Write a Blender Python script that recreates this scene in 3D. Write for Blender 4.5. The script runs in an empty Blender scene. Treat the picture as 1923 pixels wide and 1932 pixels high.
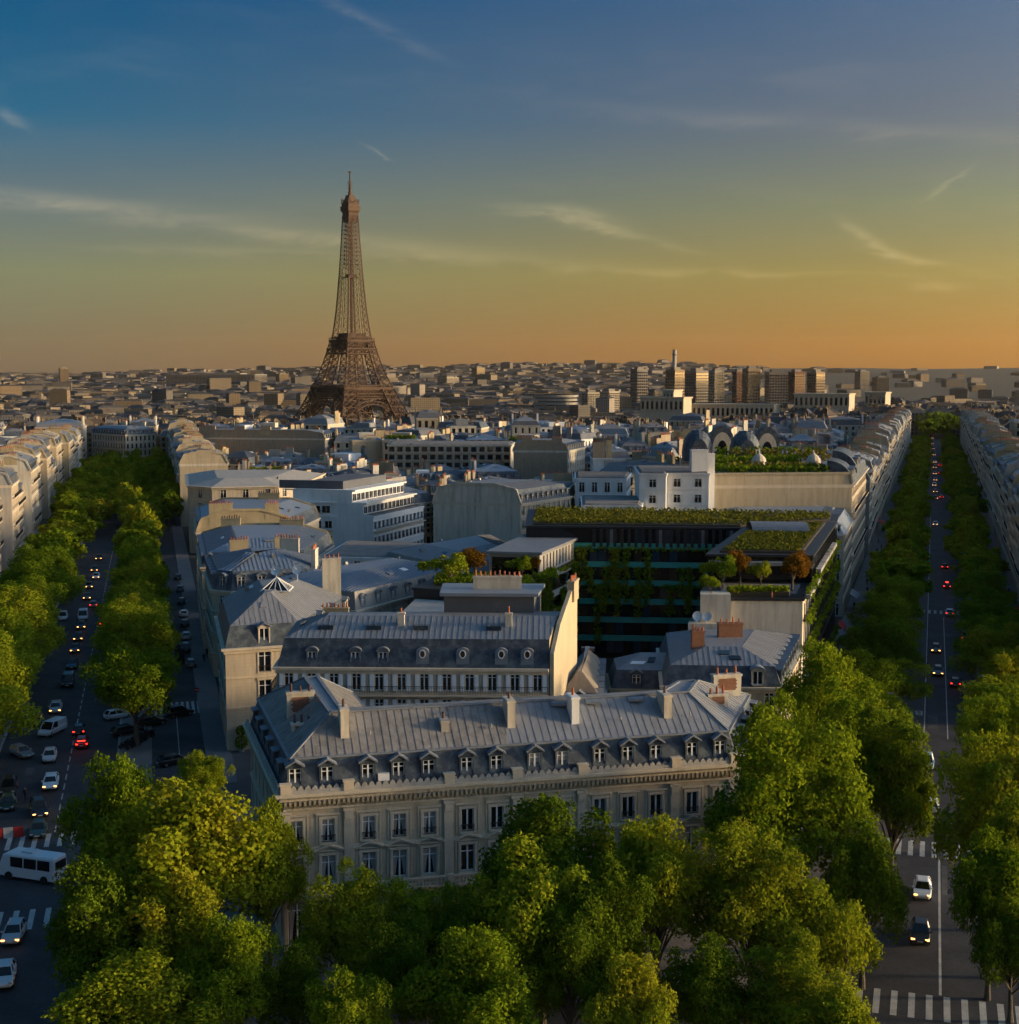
import bpy, math, random
from mathutils import Vector, Matrix
R = math.radians
random.seed(7)
SC = bpy.context.scene
COL = SC.collection
# ---------------------------------------------------------------- camera
PITCH, FPX, HCAM = R(5.71), 2588.0, 51.0      # focal length in 1923-px-wide units
cam = bpy.data.cameras.new('camera'); cam.sensor_width = 36; cam.lens = 36*FPX/1923
cam.sensor_fit = 'HORIZONTAL'; cam.clip_start = 1; cam.clip_end = 60000
camo = bpy.data.objects.new('camera', cam); COL.objects.link(camo)
camo.location = (0, 0, HCAM); camo.rotation_euler = (R(90)-PITCH, 0, 0)
SC.camera = camo
# ---------------------------------------------------------------- sky and sun
SUN_AZ, SUN_EL = R(92), R(9.0)                # azimuth clockwise from +Y
w = bpy.data.worlds.new('World'); SC.world = w; w.use_nodes = True
def world():
    nt = w.node_tree; N = nt.nodes; L = nt.links
    for n in list(N): N.remove(n)
    out = N.new('ShaderNodeOutputWorld'); bg = N.new('ShaderNodeBackground')
    sky = N.new('ShaderNodeTexSky'); sky.sky_type = 'NISHITA'; sky.sun_disc = False
    sky.sun_elevation = SUN_EL; sky.sun_rotation = SUN_AZ
    sky.altitude = 100; sky.air_density = 1.0; sky.dust_density = 1.0; sky.ozone_density = 2.0
    def M(op, a, b=None, clamp=False):
        m = N.new('ShaderNodeMath'); m.operation = op; m.use_clamp = clamp
        for i, x in enumerate((a, b)):
            if x is None: continue
            if isinstance(x, (int, float)): m.inputs[i].default_value = x
            else: L.new(x, m.inputs[i])
        return m.outputs[0]
    tc = N.new('ShaderNodeTexCoord'); sp = N.new('ShaderNodeSeparateXYZ')
    L.new(tc.outputs['Generated'], sp.inputs[0])
    az = M('ARCTAN2', sp.outputs[0], sp.outputs[1]); el = M('ARCSINE', sp.outputs[2])
    # thin cirrus: streaks in direction space, broken up by noise
    def noise(sx, sy, rot, scale, detail, off):
        cb = N.new('ShaderNodeCombineXYZ'); L.new(az, cb.inputs[0]); L.new(el, cb.inputs[1])
        cb.inputs[2].default_value = off
        mp = N.new('ShaderNodeMapping'); mp.inputs['Rotation'].default_value = (0, 0, rot)
        mp.inputs['Scale'].default_value = (sx, sy, 1)
        L.new(cb.outputs[0], mp.inputs[0])
        nz = N.new('ShaderNodeTexNoise'); nz.inputs['Scale'].default_value = scale
        nz.inputs['Detail'].default_value = detail; nz.inputs['Roughness'].default_value = .6
        nz.inputs['Distortion'].default_value = .4
        L.new(mp.outputs[0], nz.inputs['Vector']); return nz.outputs[0]
    fine = noise(1, 4, .15, 16, 4, 1.3)
    wv = N.new('ShaderNodeCombineXYZ'); L.new(az, wv.inputs[0])
    L.new(M('ADD', el, M('MULTIPLY', M('SUBTRACT', fine, .5), .018)), wv.inputs[1])
    acc = None
    for u, v, ang, ln, wd, amp in [
            (100, 397, -.055, .13, .0045, .5), (560, 452, -.085, .16, .006, .5), (470, 483, -.02, .09, .0025, .3), (950, 497, -.05, .10, .004, .2),
            (690, 72, -.42, .055, .004, .28), (80, 268, -.5, .010, .004, .6), (1010, 405, -.04, .035, .004, .55), (1110, 420, -.25, .025, .005, .8),
            (1210, 458, -.28, .05, .003, .35), (1750, 368, .6, .016, .0018, .4), (1610, 462, -.55, .022, .004, .7), (1690, 500, -.25, .04, .003, .5),
            (1740, 553, -.12, .018, .004, .5), (1450, 522, -.04, .12, .002, .25), (1500, 262, -.10, .18, .006, .22), (717, 300, -.4, .010, .0010, .4)]:
        mp = N.new('ShaderNodeMapping'); mp.vector_type = 'TEXTURE'; L.new(wv.outputs[0], mp.inputs[0])
        mp.inputs['Location'].default_value = ((u-961.5)/FPX, (707-v)/FPX, 0); mp.inputs['Rotation'].default_value = (0, 0, ang); mp.inputs['Scale'].default_value = (ln, wd, 1)
        dt = N.new('ShaderNodeVectorMath'); dt.operation = 'DOT_PRODUCT'; L.new(mp.outputs[0], dt.inputs[0]); L.new(mp.outputs[0], dt.inputs[1])
        g = M('POWER', .3679, dt.outputs['Value'])
        ma = N.new('ShaderNodeMath'); ma.operation = 'MULTIPLY_ADD'; L.new(g, ma.inputs[0]); ma.inputs[1].default_value = amp
        if acc is None: ma.inputs[2].default_value = 0
        else: L.new(acc, ma.inputs[2])
        acc = ma.outputs[0]
    mp2 = N.new('ShaderNodeMapRange'); L.new(fine, mp2.inputs[0])
    mp2.inputs[1].default_value = .38; mp2.inputs[2].default_value = .66
    veil = noise(.5, 3.2, -.10, 6, 4, 4.1)
    v2 = N.new('ShaderNodeMapRange'); L.new(veil, v2.inputs[0]); v2.inputs[1].default_value = .48; v2.inputs[2].default_value = .8
    cl = M('ADD', M('MULTIPLY', acc, M('ADD', M('MULTIPLY', mp2.outputs[0], .75), .25)), M('MULTIPLY', M('MULTIPLY', v2.outputs[0], mp2.outputs[0]), .14), True)
    # colour of the air by elevation, on the side away from the sun and towards it
    pos = M('SQRT', M('DIVIDE', M('MAXIMUM', el, 0.0), R(90)))
    def lin(c): return tuple(((x/255+.055)/1.055)**2.4 if x > 10 else x/255/12.92 for x in c)
    def ramp(stops):
        r = N.new('ShaderNodeValToRGB'); e = r.color_ramp.elements; L.new(pos, r.inputs[0])
        for i, (p_, c) in enumerate(stops):
            x = e[i] if i < 2 else e.new(p_)
            x.position = p_; x.color = (*lin(c), 1)
        return r.outputs[0]
    far = ramp([(.0, (116, 96, 76)), (1., (62, 104, 140)), (.118, (128, 112, 84)), (.213, (130, 134, 102)), (.275, (104, 120, 122)), (.335, (44, 104, 136)), (.405, (0, 84, 130)), (.6, (10, 90, 138))])
    near = ramp([(.0, (152, 98, 36)), (1., (70, 106, 140)), (.118, (176, 114, 22)), (.213, (158, 132, 50)), (.275, (128, 126, 82)), (.335, (104, 104, 110)), (.405, (72, 95, 125)), (.6, (62, 100, 138))])
    ca = M('COSINE', M('SUBTRACT', az, SUN_AZ))
    t = N.new('ShaderNodeMapRange'); L.new(ca, t.inputs[0]); t.inputs[1].default_value = -.36; t.inputs[2].default_value = .36
    base = N.new('ShaderNodeMix'); base.data_type = 'RGBA'; L.new(t.outputs[0], base.inputs[0]); L.new(far, base.inputs[6]); L.new(near, base.inputs[7])
    # bright air round the low sun, from the physical sky
    nis = N.new('ShaderNodeMix'); nis.data_type = 'RGBA'; nis.blend_type = 'ADD'; nis.inputs[0].default_value = 1
    sc_ = N.new('ShaderNodeMix'); sc_.data_type = 'RGBA'; sc_.blend_type = 'MULTIPLY'; sc_.inputs[0].default_value = 1
    dp = N.new('ShaderNodeVectorMath'); dp.operation = 'DOT_PRODUCT'; L.new(tc.outputs['Generated'], dp.inputs[0])
    dp.inputs[1].default_value = (math.sin(SUN_AZ)*math.cos(SUN_EL), math.cos(SUN_AZ)*math.cos(SUN_EL), math.sin(SUN_EL))
    fw = M('MULTIPLY', M('POWER', M('ADD', M('MULTIPLY', dp.outputs['Value'], .5), .5), 7.0), NIS)   # forward scattering towards the sun
    cb_ = N.new('ShaderNodeCombineXYZ'); [L.new(fw, cb_.inputs[i]) for i in range(3)]
    L.new(sky.outputs[0], sc_.inputs[6]); L.new(cb_.outputs[0], sc_.inputs[7])
    sc2 = N.new('ShaderNodeMix'); sc2.data_type = 'RGBA'; sc2.blend_type = 'MULTIPLY'; sc2.inputs[0].default_value = 1
    L.new(base.outputs[2], sc2.inputs[6]); sc2.inputs[7].default_value = (BASE, BASE, BASE, 1)
    L.new(sc2.outputs[2], nis.inputs[6]); L.new(sc_.outputs[2], nis.inputs[7])
    warm = N.new('ShaderNodeMix'); warm.data_type = 'RGBA'
    L.new(cl, warm.inputs[0]); L.new(nis.outputs[2], warm.inputs[6])
    lift = N.new('ShaderNodeMix'); lift.data_type = 'RGBA'; lift.blend_type = 'ADD'; lift.inputs[0].default_value = 1
    L.new(nis.outputs[2], lift.inputs[6]); lift.inputs[7].default_value = (2.2*BASE/8, 1.6*BASE/8, .8*BASE/8, 1)
    L.new(lift.outputs[2], warm.inputs[7])
    L.new(warm.outputs[2], bg.inputs[0]); bg.inputs[1].default_value = SKY_STR
    L.new(bg.outputs[0], out.inputs[0])
    w.cycles.sampling_method = 'MANUAL'; w.cycles.sample_map_resolution = 512
SKY_STR, BASE, NIS = .1, 4.05, 1.8    # strength; graded air; physical sky
world()
sl = bpy.data.lights.new('sun', 'SUN'); sl.energy = 2.0; sl.angle = R(5); sl.color = (1, .72, .40)
so = bpy.data.objects.new('sun', sl); COL.objects.link(so)
so.rotation_euler = (R(90)-SUN_EL, 0, -SUN_AZ+math.pi)
so.rotation_euler = Vector((-math.sin(SUN_AZ)*math.cos(SUN_EL), -math.cos(SUN_AZ)*math.cos(SUN_EL), -math.sin(SUN_EL))).to_track_quat('-Z', 'Y').to_euler()
vs = SC.view_settings; vs.view_transform = 'Standard'; vs.look = 'None'; vs.exposure = 1.3; vs.gamma = 1
vs.use_curve_mapping = False
SC.cycles.max_bounces = 4; SC.cycles.diffuse_bounces = 2; SC.cycles.glossy_bounces = 2; SC.cycles.transmission_bounces = 2
SC.cycles.caustics_reflective = False; SC.cycles.caustics_refractive = False; SC.cycles.use_denoising = True
SC.cycles.adaptive_threshold = .03
# ---------------------------------------------------------------- helpers
import numpy as np
def ray(u, v):
    xc = (u-961.5)/FPX; yc = (966-v)/FPX
    return Vector((xc, math.cos(PITCH)+yc*math.sin(PITCH), -math.sin(PITCH)+yc*math.cos(PITCH)))
def at_z(u, v, z=0.0):
    d = ray(u, v); t = (z-HCAM)/d.z; return Vector((d.x*t, d.y*t, z))
def at_y(u, v, y):
    d = ray(u, v); t = y/d.y; return Vector((d.x*t, y, HCAM+d.z*t))
def tag(o, label=None, cat=None, group=None, kind=None):
    for k, v in (('label', label), ('category', cat), ('group', group), ('kind', kind)):
        if v: o[k] = v
    return o
def empty(name, loc, rz=0, label=None, cat=None, group=None):
    o = bpy.data.objects.new(name, None); COL.objects.link(o); o.empty_display_size = .5
    o.location = loc; o.rotation_euler = (0, 0, rz); return tag(o, label, cat, group)
def link(name, me, parent=None, loc=(0, 0, 0), rz=0):
    o = bpy.data.objects.new(name, me); COL.objects.link(o); o.parent = parent
    o.location = loc; o.rotation_euler = (0, 0, rz); return o
def copy_tree(o, parent=None):
    c = o.copy(); COL.objects.link(c); c.parent = parent
    for ch in o.children: copy_tree(ch, c)
    return c
class MB:
    def __init__(s, o=(0, 0, 0)): s.V = []; s.F = []; s.M = []; s.o = Vector(o)
    def face(s, pts, m=0):
        n = len(s.V); s.V += [tuple(Vector(p)-s.o) for p in pts]; s.F.append(tuple(range(n, n+len(pts)))); s.M.append(m)
    def hull(s, a, b, m=0, caps=True):          # two rings of equal length, joined
        n = len(a)
        for i in range(n): s.face((a[i], a[(i+1) % n], b[(i+1) % n], b[i]), m)
        if caps: s.face(list(reversed(a)), m); s.face(b, m)
    def box(s, x0, y0, z0, x1, y1, z1, m=0):
        s.hull([(x0, y0, z0), (x1, y0, z0), (x1, y1, z0), (x0, y1, z0)], [(x0, y0, z1), (x1, y0, z1), (x1, y1, z1), (x0, y1, z1)], m)
    def prism(s, poly, z0, z1, m=0, caps=True):
        s.hull([(p[0], p[1], z0) for p in poly], [(p[0], p[1], z1) for p in poly], m, caps)
    def bar(s, p, q, w, h=None, m=0, up=(0, 0, 1)):
        p = Vector(p); q = Vector(q); d = (q-p); h = h or w
        if d.length < 1e-6: return
        d.normalize(); u = Vector(up)
        if abs(d.dot(u)) > .98: u = Vector((0, 1, 0))
        r = d.cross(u).normalized()*(w/2); t = r.cross(d).normalized()*(h/2)
        s.hull([p-r-t, p+r-t, p+r+t, p-r+t], [q-r-t, q+r-t, q+r+t, q-r+t], m)
    def tube(s, p, q, r0, r1=None, n=8, m=0, caps=True):
        p = Vector(p); q = Vector(q); d = (q-p).normalized(); r1 = r0 if r1 is None else r1
        u = Vector((1, 0, 0)) if abs(d.x) < .9 else Vector((0, 1, 0))
        a = d.cross(u).normalized(); b = d.cross(a)
        ring = [(a*math.cos(2*math.pi*i/n)+b*math.sin(2*math.pi*i/n)) for i in range(n)]
        s.hull([p+v*r0 for v in ring], [q+v*r1 for v in ring], m, caps)
    def mesh(s, name, mats):
        me = bpy.data.meshes.new(name); me.from_pydata(s.V, [], s.F)
        for x in (mats if isinstance(mats, (list, tuple)) else [mats]): me.materials.append(x)
        if any(s.M): me.polygons.foreach_set('material_index', s.M)
        return me
    def build(s, name, mats, parent=None, smooth=False, **k):
        me = s.mesh(name, mats)
        if smooth: me.polygons.foreach_set('use_smooth', [True]*len(me.polygons))
        return link(name, me, parent, **k)
# ---------------------------------------------------------------- materials
MATS = {}
def mat(name, col, rough=.8, var=.18, scale=.35, bump=0., metal=0., rnd=0., col2=None, spec=.4, fine=6., stripes=None, emit=None, streak=0.):
    m = bpy.data.materials.new(name); m.use_nodes = True; nt = m.node_tree; N = nt.nodes; L = nt.links
    b = N['Principled BSDF']; b.inputs['Roughness'].default_value = rough; b.inputs['Metallic'].default_value = metal
    b.inputs['Specular IOR Level'].default_value = spec
    geo = N.new('ShaderNodeNewGeometry')
    def noise(sc, det=5, st=None):
        nz = N.new('ShaderNodeTexNoise'); nz.inputs['Scale'].default_value = sc; nz.inputs['Detail'].default_value = det
        nz.inputs['Roughness'].default_value = .65
        if st:
            mp = N.new('ShaderNodeMapping'); mp.inputs['Scale'].default_value = st
            L.new(geo.outputs['Position'], mp.inputs[0]); L.new(mp.outputs[0], nz.inputs['Vector'])
        else: L.new(geo.outputs['Position'], nz.inputs['Vector'])
        return nz.outputs[0]
    def mix(f, a, c, mode='MIX'):
        x = N.new('ShaderNodeMix'); x.data_type = 'RGBA'; x.blend_type = mode
        for i, v in ((0, f), (6, a), (7, c)):
            if isinstance(v, (int, float)): x.inputs[i].default_value = v
            elif isinstance(v, tuple): x.inputs[i].default_value = (*v[:3], 1)
            else: L.new(v, x.inputs[i])
        return x.outputs[2]
    def remap(x, a, c, lo, hi):
        r = N.new('ShaderNodeMapRange'); L.new(x, r.inputs[0])
        for i, v in enumerate((a, c, lo, hi)): r.inputs[i+1].default_value = v
        return r.outputs[0]
    c = tuple(col)
    big = noise(scale); sm = noise(fine, 4)
    if col2: c = mix(remap(big, .42, .62, 0, 1), c, tuple(col2))
    f1 = remap(big, .3, .7, 1-var, 1+var); f2 = remap(sm, .3, .7, 1-var*.6, 1+var*.6)
    k = N.new('ShaderNodeMath'); k.operation = 'MULTIPLY'; L.new(f1, k.inputs[0]); L.new(f2, k.inputs[1]); k = k.outputs[0]
    if streak:
        st = remap(noise(1, 3, (1.2, 1.2, .12)), .45, .75, 1, 1-streak)
        k2 = N.new('ShaderNodeMath'); k2.operation = 'MULTIPLY'; L.new(k, k2.inputs[0]); L.new(st, k2.inputs[1]); k = k2.outputs[0]
    if rnd:
        oi = N.new('ShaderNodeObjectInfo')
        k3 = N.new('ShaderNodeMath'); k3.operation = 'MULTIPLY'; L.new(k, k3.inputs[0]); L.new(remap(oi.outputs['Random'], 0, 1, 1-rnd, 1+rnd), k3.inputs[1]); k = k3.outputs[0]
    if stripes:                                   # fine horizontal courses: (period m, line share, darkening)
        sp = N.new('ShaderNodeSeparateXYZ'); L.new(geo.outputs['Position'], sp.inputs[0])
        d = N.new('ShaderNodeMath'); d.operation = 'DIVIDE'; L.new(sp.outputs[2], d.inputs[0]); d.inputs[1].default_value = stripes[0]
        fr = N.new('ShaderNodeMath'); fr.operation = 'FRACT'; L.new(d.outputs[0], fr.inputs[0])
        ls = N.new('ShaderNodeMath'); ls.operation = 'LESS_THAN'; L.new(fr.outputs[0], ls.inputs[0]); ls.inputs[1].default_value = stripes[1]
        k4 = N.new('ShaderNodeMath'); k4.operation = 'MULTIPLY'; L.new(k, k4.inputs[0]); L.new(remap(ls.outputs[0], 0, 1, 1, 1-stripes[2]), k4.inputs[1]); k = k4.outputs[0]
    cb = N.new('ShaderNodeCombineXYZ'); [L.new(k, cb.inputs[i]) for i in range(3)]
    L.new(mix(1., c, cb.outputs[0], 'MULTIPLY'), b.inputs['Base Color'])
    if bump:
        bp = N.new('ShaderNodeBump'); bp.inputs['Strength'].default_value = bump; bp.inputs['Distance'].default_value = .05
        L.new(sm, bp.inputs['Height']); L.new(bp.outputs[0], b.inputs['Normal'])
    if emit: b.inputs['Emission Color'].default_value = (*emit[:3], 1); b.inputs['Emission Strength'].default_value = emit[3]
    MATS[name] = m; return m
mat('asphalt', (.045, .044, .047), .75, .4, .22, .15, fine=3, spec=.3)
mat('bus_lane', (.075, .06, .055), .8, .2, .15, .15)
mat('cobble', (.085, .08, .078), .8, .25, .2, .3, fine=5)
mat('pavement', (.16, .15, .145), .85, .2, .2, .1)
mat('kerb', (.28, .27, .25), .85)
mat('paint_white', (.42, .41, .38), .7, .25, .8)
mat('ground', (.05, .045, .033), .95, .3, .004, 0, col2=(.03, .035, .018))
mat('stone', (.58, .48, .345), .85, .10, .25, .08, col2=(.50, .405, .285), streak=.3, rnd=.05, stripes=(.46, .06, .16))
mat('stone_trim', (.60, .50, .37), .85, .10, .4, .08, streak=.15)
mat('stone_grey', (.40, .37, .325), .9, .14, .2, .08, col2=(.34, .31, .27), streak=.3, rnd=.12)
mat('stone_warm', (.47, .385, .26), .9, .12, .2, .08, col2=(.40, .32, .21), streak=.25, rnd=.1)
mat('plaster_white', (.76, .74, .70), .85, .08, .2, .03, streak=.15, rnd=.06)
mat('plaster_cream', (.64, .575, .46), .88, .1, .2, .04, col2=(.54, .475, .37), streak=.4, rnd=.08)
mat('plaster_ochre', (.40, .32, .19), .9, .12, .3, .08, streak=.25)
mat('highrise_grey', (.20, .175, .145), .85, .15, .05); mat('highrise_warm', (.24, .17, .10), .85, .15, .05); mat('highrise_pale', (.36, .30, .22), .85, .15, .05); mat('highrise_red', (.13, .055, .035), .85, .15, .05)
mat('brick', (.22, .10, .06), .9, .2, 2.5, .2, stripes=(.09, .14, .35))
mat('brick_pale', (.33, .26, .18), .9, .2, 1.5, .2, stripes=(.3, .12, .25), streak=.2)
mat('zinc', (.25, .255, .265), .5, .12, .4, .03, metal=.15, rnd=.07, spec=.5, col2=(.20, .203, .21), streak=.2)
mat('zinc_old', (.26, .245, .225), .65, .2, .6, .05, metal=.05, rnd=.1, col2=(.19, .175, .16), streak=.45)
mat('zinc_blue', (.22, .255, .30), .45, .1, .3, .03, metal=.15, rnd=.12, spec=.5)
mat('zinc_warm', (.30, .25, .19), .6, .15, .4, .05, rnd=.15)
mat('slate', (.05, .065, .09), .6, .35, .9, .1, stripes=(.17, .12, .35), col2=(.085, .105, .115))
mat('gravel', (.16, .15, .14), .95, .25, .4, .1, rnd=.2)
mat('slate_far', (.10, .105, .115), .65, .2, .3, 0, rnd=.3)
mat('glass', (.012, .014, .018), .06, .1, .5, spec=.6)
mat('glass_warm', (.06, .032, .018), .08, .3, .5, spec=.5)
mat('glass_blue', (.03, .05, .07), .08, .2, .4, spec=.7)
mat('curtain', (.33, .30, .27), .9)
mat('frame_white', (.74, .74, .72), .6, .06)
mat('shutter', (.76, .78, .80), .6, .06)
mat('iron', (.015, .015, .017), .6)
mat('terracotta', (.40, .13, .06), .85, .2, 1., rnd=.25)
mat('pot_dark', (.10, .05, .04), .85, .2, 1.)
mat('lead', (.16, .18, .205), .6, .15, .5, .03, rnd=.08)
mat('tower_iron', (.075, .04, .023), .7, .12, .05, spec=.3)
mat('bark', (.10, .085, .065), .95, .3, 1.2, .4)
mat('tyre', (.012, .012, .012), .9)
mat('rim', (.25, .25, .26), .4, metal=.6)
mat('headlight', (.9, .8, .6), .3, emit=(1, .42, .09, 2.6))
mat('headlamp_off', (.45, .47, .5), .15)
mat('taillight', (.5, .01, .01), .4, emit=(1, .02, .01, 3))
mat('tail_off', (.2, .01, .01), .3)
mat('plate', (.6, .6, .57), .5)
mat('red_cloth', (.45, .02, .015), .8, .15)
mat('cloth_dark', (.02, .02, .025), .9); mat('skin', (.35, .2, .14), .7)
mat('soil', (.05, .04, .025), .95)
mat('teal_glass', (.05, .42, .31), .35, .15, .3, spec=.6)
mat('dark_glass', (.008, .009, .010), .08, .2, .4, spec=.5)
mat('dark_metal', (.02, .021, .023), .5)
def paint_mat():
    m = bpy.data.materials.new('car_paint'); m.use_nodes = True; b = m.node_tree.nodes['Principled BSDF']
    oi = m.node_tree.nodes.new('ShaderNodeObjectInfo'); m.node_tree.links.new(oi.outputs['Color'], b.inputs['Base Color'])
    b.inputs['Roughness'].default_value = .35; b.inputs['Coat Weight'].default_value = .5; b.inputs['Coat Roughness'].default_value = .1; MATS['paint'] = m
paint_mat()
def leaf_mat(name, c1, c2, c3):
    m = bpy.data.materials.new(name); m.use_nodes = True; nt = m.node_tree; N = nt.nodes; L = nt.links
    for n in list(N): N.remove(n)
    o = N.new('ShaderNodeOutputMaterial'); ms = N.new('ShaderNodeMixShader'); d = N.new('ShaderNodeBsdfDiffuse'); t = N.new('ShaderNodeBsdfTranslucent')
    g = N.new('ShaderNodeNewGeometry'); oi = N.new('ShaderNodeObjectInfo'); r = N.new('ShaderNodeValToRGB'); e = r.color_ramp.elements
    e[0].color = (*c1, 1); e[1].color = (*c3, 1); x = e.new(.55); x.color = (*c2, 1)
    nz = N.new('ShaderNodeTexNoise'); nz.inputs['Scale'].default_value = .33; nz.inputs['Detail'].default_value = 2; L.new(g.outputs['Position'], nz.inputs['Vector'])
    def M(op, a, b):
        q = N.new('ShaderNodeMath'); q.operation = op
        for i, v in enumerate((a, b)):
            if isinstance(v, (int, float)): q.inputs[i].default_value = v
            else: L.new(v, q.inputs[i])
        return q.outputs[0]
    f = M('ADD', M('MULTIPLY', g.outputs['Random Per Island'], .2), M('ADD', M('MULTIPLY', M('SUBTRACT', nz.outputs[0], .5), 1.1), M('ADD', M('MULTIPLY', oi.outputs['Random'], .8), -.05)))
    L.new(f, r.inputs[0]); L.new(r.outputs[0], d.inputs[0]); L.new(r.outputs[0], t.inputs[0])
    ms.inputs[0].default_value = .35; L.new(d.outputs[0], ms.inputs[1]); L.new(t.outputs[0], ms.inputs[2]); L.new(ms.outputs[0], o.inputs[0]); MATS[name] = m
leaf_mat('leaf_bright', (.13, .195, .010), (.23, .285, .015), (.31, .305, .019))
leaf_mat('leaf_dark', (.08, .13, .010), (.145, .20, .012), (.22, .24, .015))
leaf_mat('leaf_gold', (.14, .20, .010), (.24, .275, .015), (.31, .285, .018))
leaf_mat('leaf_rust', (.10, .06, .01), (.22, .10, .012), (.34, .12, .015))
leaf_mat('leaf_olive', (.09, .10, .015), (.15, .145, .02), (.20, .14, .03))
# ---------------------------------------------------------------- terrain and avenues
def sstep(a, b, x): t = min(1, max(0, (x-a)/(b-a))); return t*t*(3-2*t)
def gz(x, y):
    r = math.hypot(x, y); a = math.atan2(x, y)
    z = -24*sstep(760, 1500, r)*(1-sstep(.13, .22, a)*sstep(2600, 1100, r)) 
    hill = 92+14*math.sin(a*9+1)+7*math.sin(a*23)+4*math.sin(a*51+2)
    lift = .35*sstep(2600, 5200, r)+.65*sstep(4600, 8200, r)
    return z+(hill+24)*lift*(1-.25*sstep(-.05, -.35, a))
AK = math.atan(.3088); AI = -math.atan(.2615)
def K(t, s, z=0): return Vector((1.95+t*math.sin(AK)+s*math.cos(AK), t*math.cos(AK)-s*math.sin(AK), z))
def I(t, s, z=0): return Vector((-11.9+t*math.sin(AI)+s*math.cos(AI), t*math.cos(AI)-s*math.sin(AI), z))
def terrain():
    rs = [20, 60, 100, 160, 250, 400, 600, 760, 900, 1100, 1300, 1500, 1900, 2400, 3000, 3600, 4200, 4800, 5400, 6000, 6600, 7200, 7800, 8200, 8800, 9300]
    na = 96; V = []; F = []
    for r in rs:
        for i in range(na+1):
            a = -1.1+2.2*i/na; x = r*math.sin(a); y = r*math.cos(a); V.append((x, y, gz(x, y)-.01))
    n = na+1
    for j in range(len(rs)-1):
        for i in range(na): F.append((j*n+i, j*n+i+1, (j+1)*n+i+1, (j+1)*n+i))
    F = [f[::-1] for f in F]
    me = bpy.data.meshes.new('ground'); me.from_pydata(V, [], F); me.materials.append(MATS['ground'])
    tag(link('ground', me), kind='structure', label='wide city ground reaching to the hills')
terrain()
def strip(name, fn, t0, t1, s0, s1, z0, z1, m, step=60):
    b = MB(); n = max(1, int((t1-t0)/step))
    for i in range(n):
        a, c = t0+(t1-t0)*i/n, t0+(t1-t0)*(i+1)/n
        A = [fn(a, s0), fn(a, s1), fn(c, s1), fn(c, s0)]
        z = lambda p, q: (p.x, p.y, gz(p.x, p.y)+q)
        if z1 > z0+.02: b.hull([z(p, z0-.2) for p in A], [z(p, z1) for p in A])
        else: b.face([z(p, z1) for p in A])
    o = b.build(name, MATS[m]); tag(o, kind='structure'); return o
tag(strip('road', K, 88, 1150, -7.2, 6.6, 0, .004, 'asphalt'), label='asphalt roadway of the right avenue')
tag(strip('bus_lane', K, 150, 900, -7.1, -2.0, 0, .008, 'bus_lane'), label='brownish bus lane along the left of the right avenue')
tag(strip('pavement', K, 150, 1150, -19, -7.2, 0, .13, 'pavement'), label='left pavement of the right avenue')
tag(strip('pavement', K, 150, 1150, 6.6, 17.5, 0, .13, 'pavement'), label='right pavement of the right avenue')
tag(strip('road', I, 84, 720, -9.5, 6.2, 0, .004, 'asphalt'), label='asphalt roadway of the left avenue')
tag(strip('pavement', I, 158, 720, 6.2, 10.6, 0, .12, 'pavement'), label='tree strip between the left avenue and its side lane')
tag(strip('side_lane', I, 150, 720, 10.6, 17.6, 0, .005, 'asphalt'), label='side lane with parked cars in front of the left facades')
tag(strip('pavement', I, 168, 720, 17.6, 21, 0, .13, 'pavement'), label='narrow pavement under the left facades')
tag(strip('pavement', I, 150, 720, -21, -9.5, 0, .13, 'pavement'), label='left pavement of the left avenue')
for nm, fn, s, t0, t1 in (('kerb', K, -7.2, 150, 900), ('kerb', K, 6.6, 150, 900), ('kerb', I, 6.2, 158, 600), ('kerb', I, -9.5, 150, 600)):
    tag(strip(nm, fn, t0, t1, s-.16, s+.16, 0, .14, 'kerb'), label='pale stone kerb')
def place():
    b = MB(); pts = [(-75, 60), (65, 60), (58, 150), (20, 165), (-40, 185), (-75, 165)]
    b.face([(x, y, .002) for x, y in pts]); tag(b.build('place_road', MATS['cobble']), kind='structure', label='dark cobbled ring road in front of the mansion')
    b = MB(); pts = [(-34, 70), (24, 70), (23.0, 129), (20.5, 133), (-25.5, 134), (-31, 112)]
    b.prism(pts, -.1, .12); tag(b.build('pavement', MATS['pavement']), kind='structure', label='tree planted pavement in front of the mansion')
    b = MB(); pts = [(46, 84), (75, 84), (82, 150), (K(150, 6.6).x, K(150, 6.6).y), (K(117, 6.9).x, K(117, 6.9).y)]
    b.prism(pts, -.1, .12); tag(b.build('pavement', MATS['pavement']), kind='structure', label='corner pavement under the right hand trees')
place()
def mark(name, label, quads, parent=None):
    b = MB()
    for q in quads: b.face(q)
    o = b.build(name, MATS['paint_white'], parent); tag(o, label, kind='structure' if not parent else None); return o
def qd(fn, t0, t1, s0, s1, z=.012): return [fn(t0, s0, z), fn(t0, s1, z), fn(t1, s1, z), fn(t1, s0, z)]
def line(label, fn, t0, t1, s, w=.15, dash=0, gap=0):
    q = []; t = t0
    while t < t1:
        e = min(t1, t+(dash or 25)); q.append(qd(fn, t, e, s-w/2, s+w/2, .013)); t = e+gap
    return mark('lane_line', label, q)
def zebra(label, fn, t0, t1, s0, n, pitch, w=.52):
    r = tag(empty('zebra_crossing', fn(t0, s0)), label, None, None, 'structure')
    for i in range(n):
        b = MB(r.location); b.face(qd(fn, t0, t1, s0+i*pitch, s0+i*pitch+w, .014)); b.build('stripe', MATS['paint_white'], r)
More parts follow.
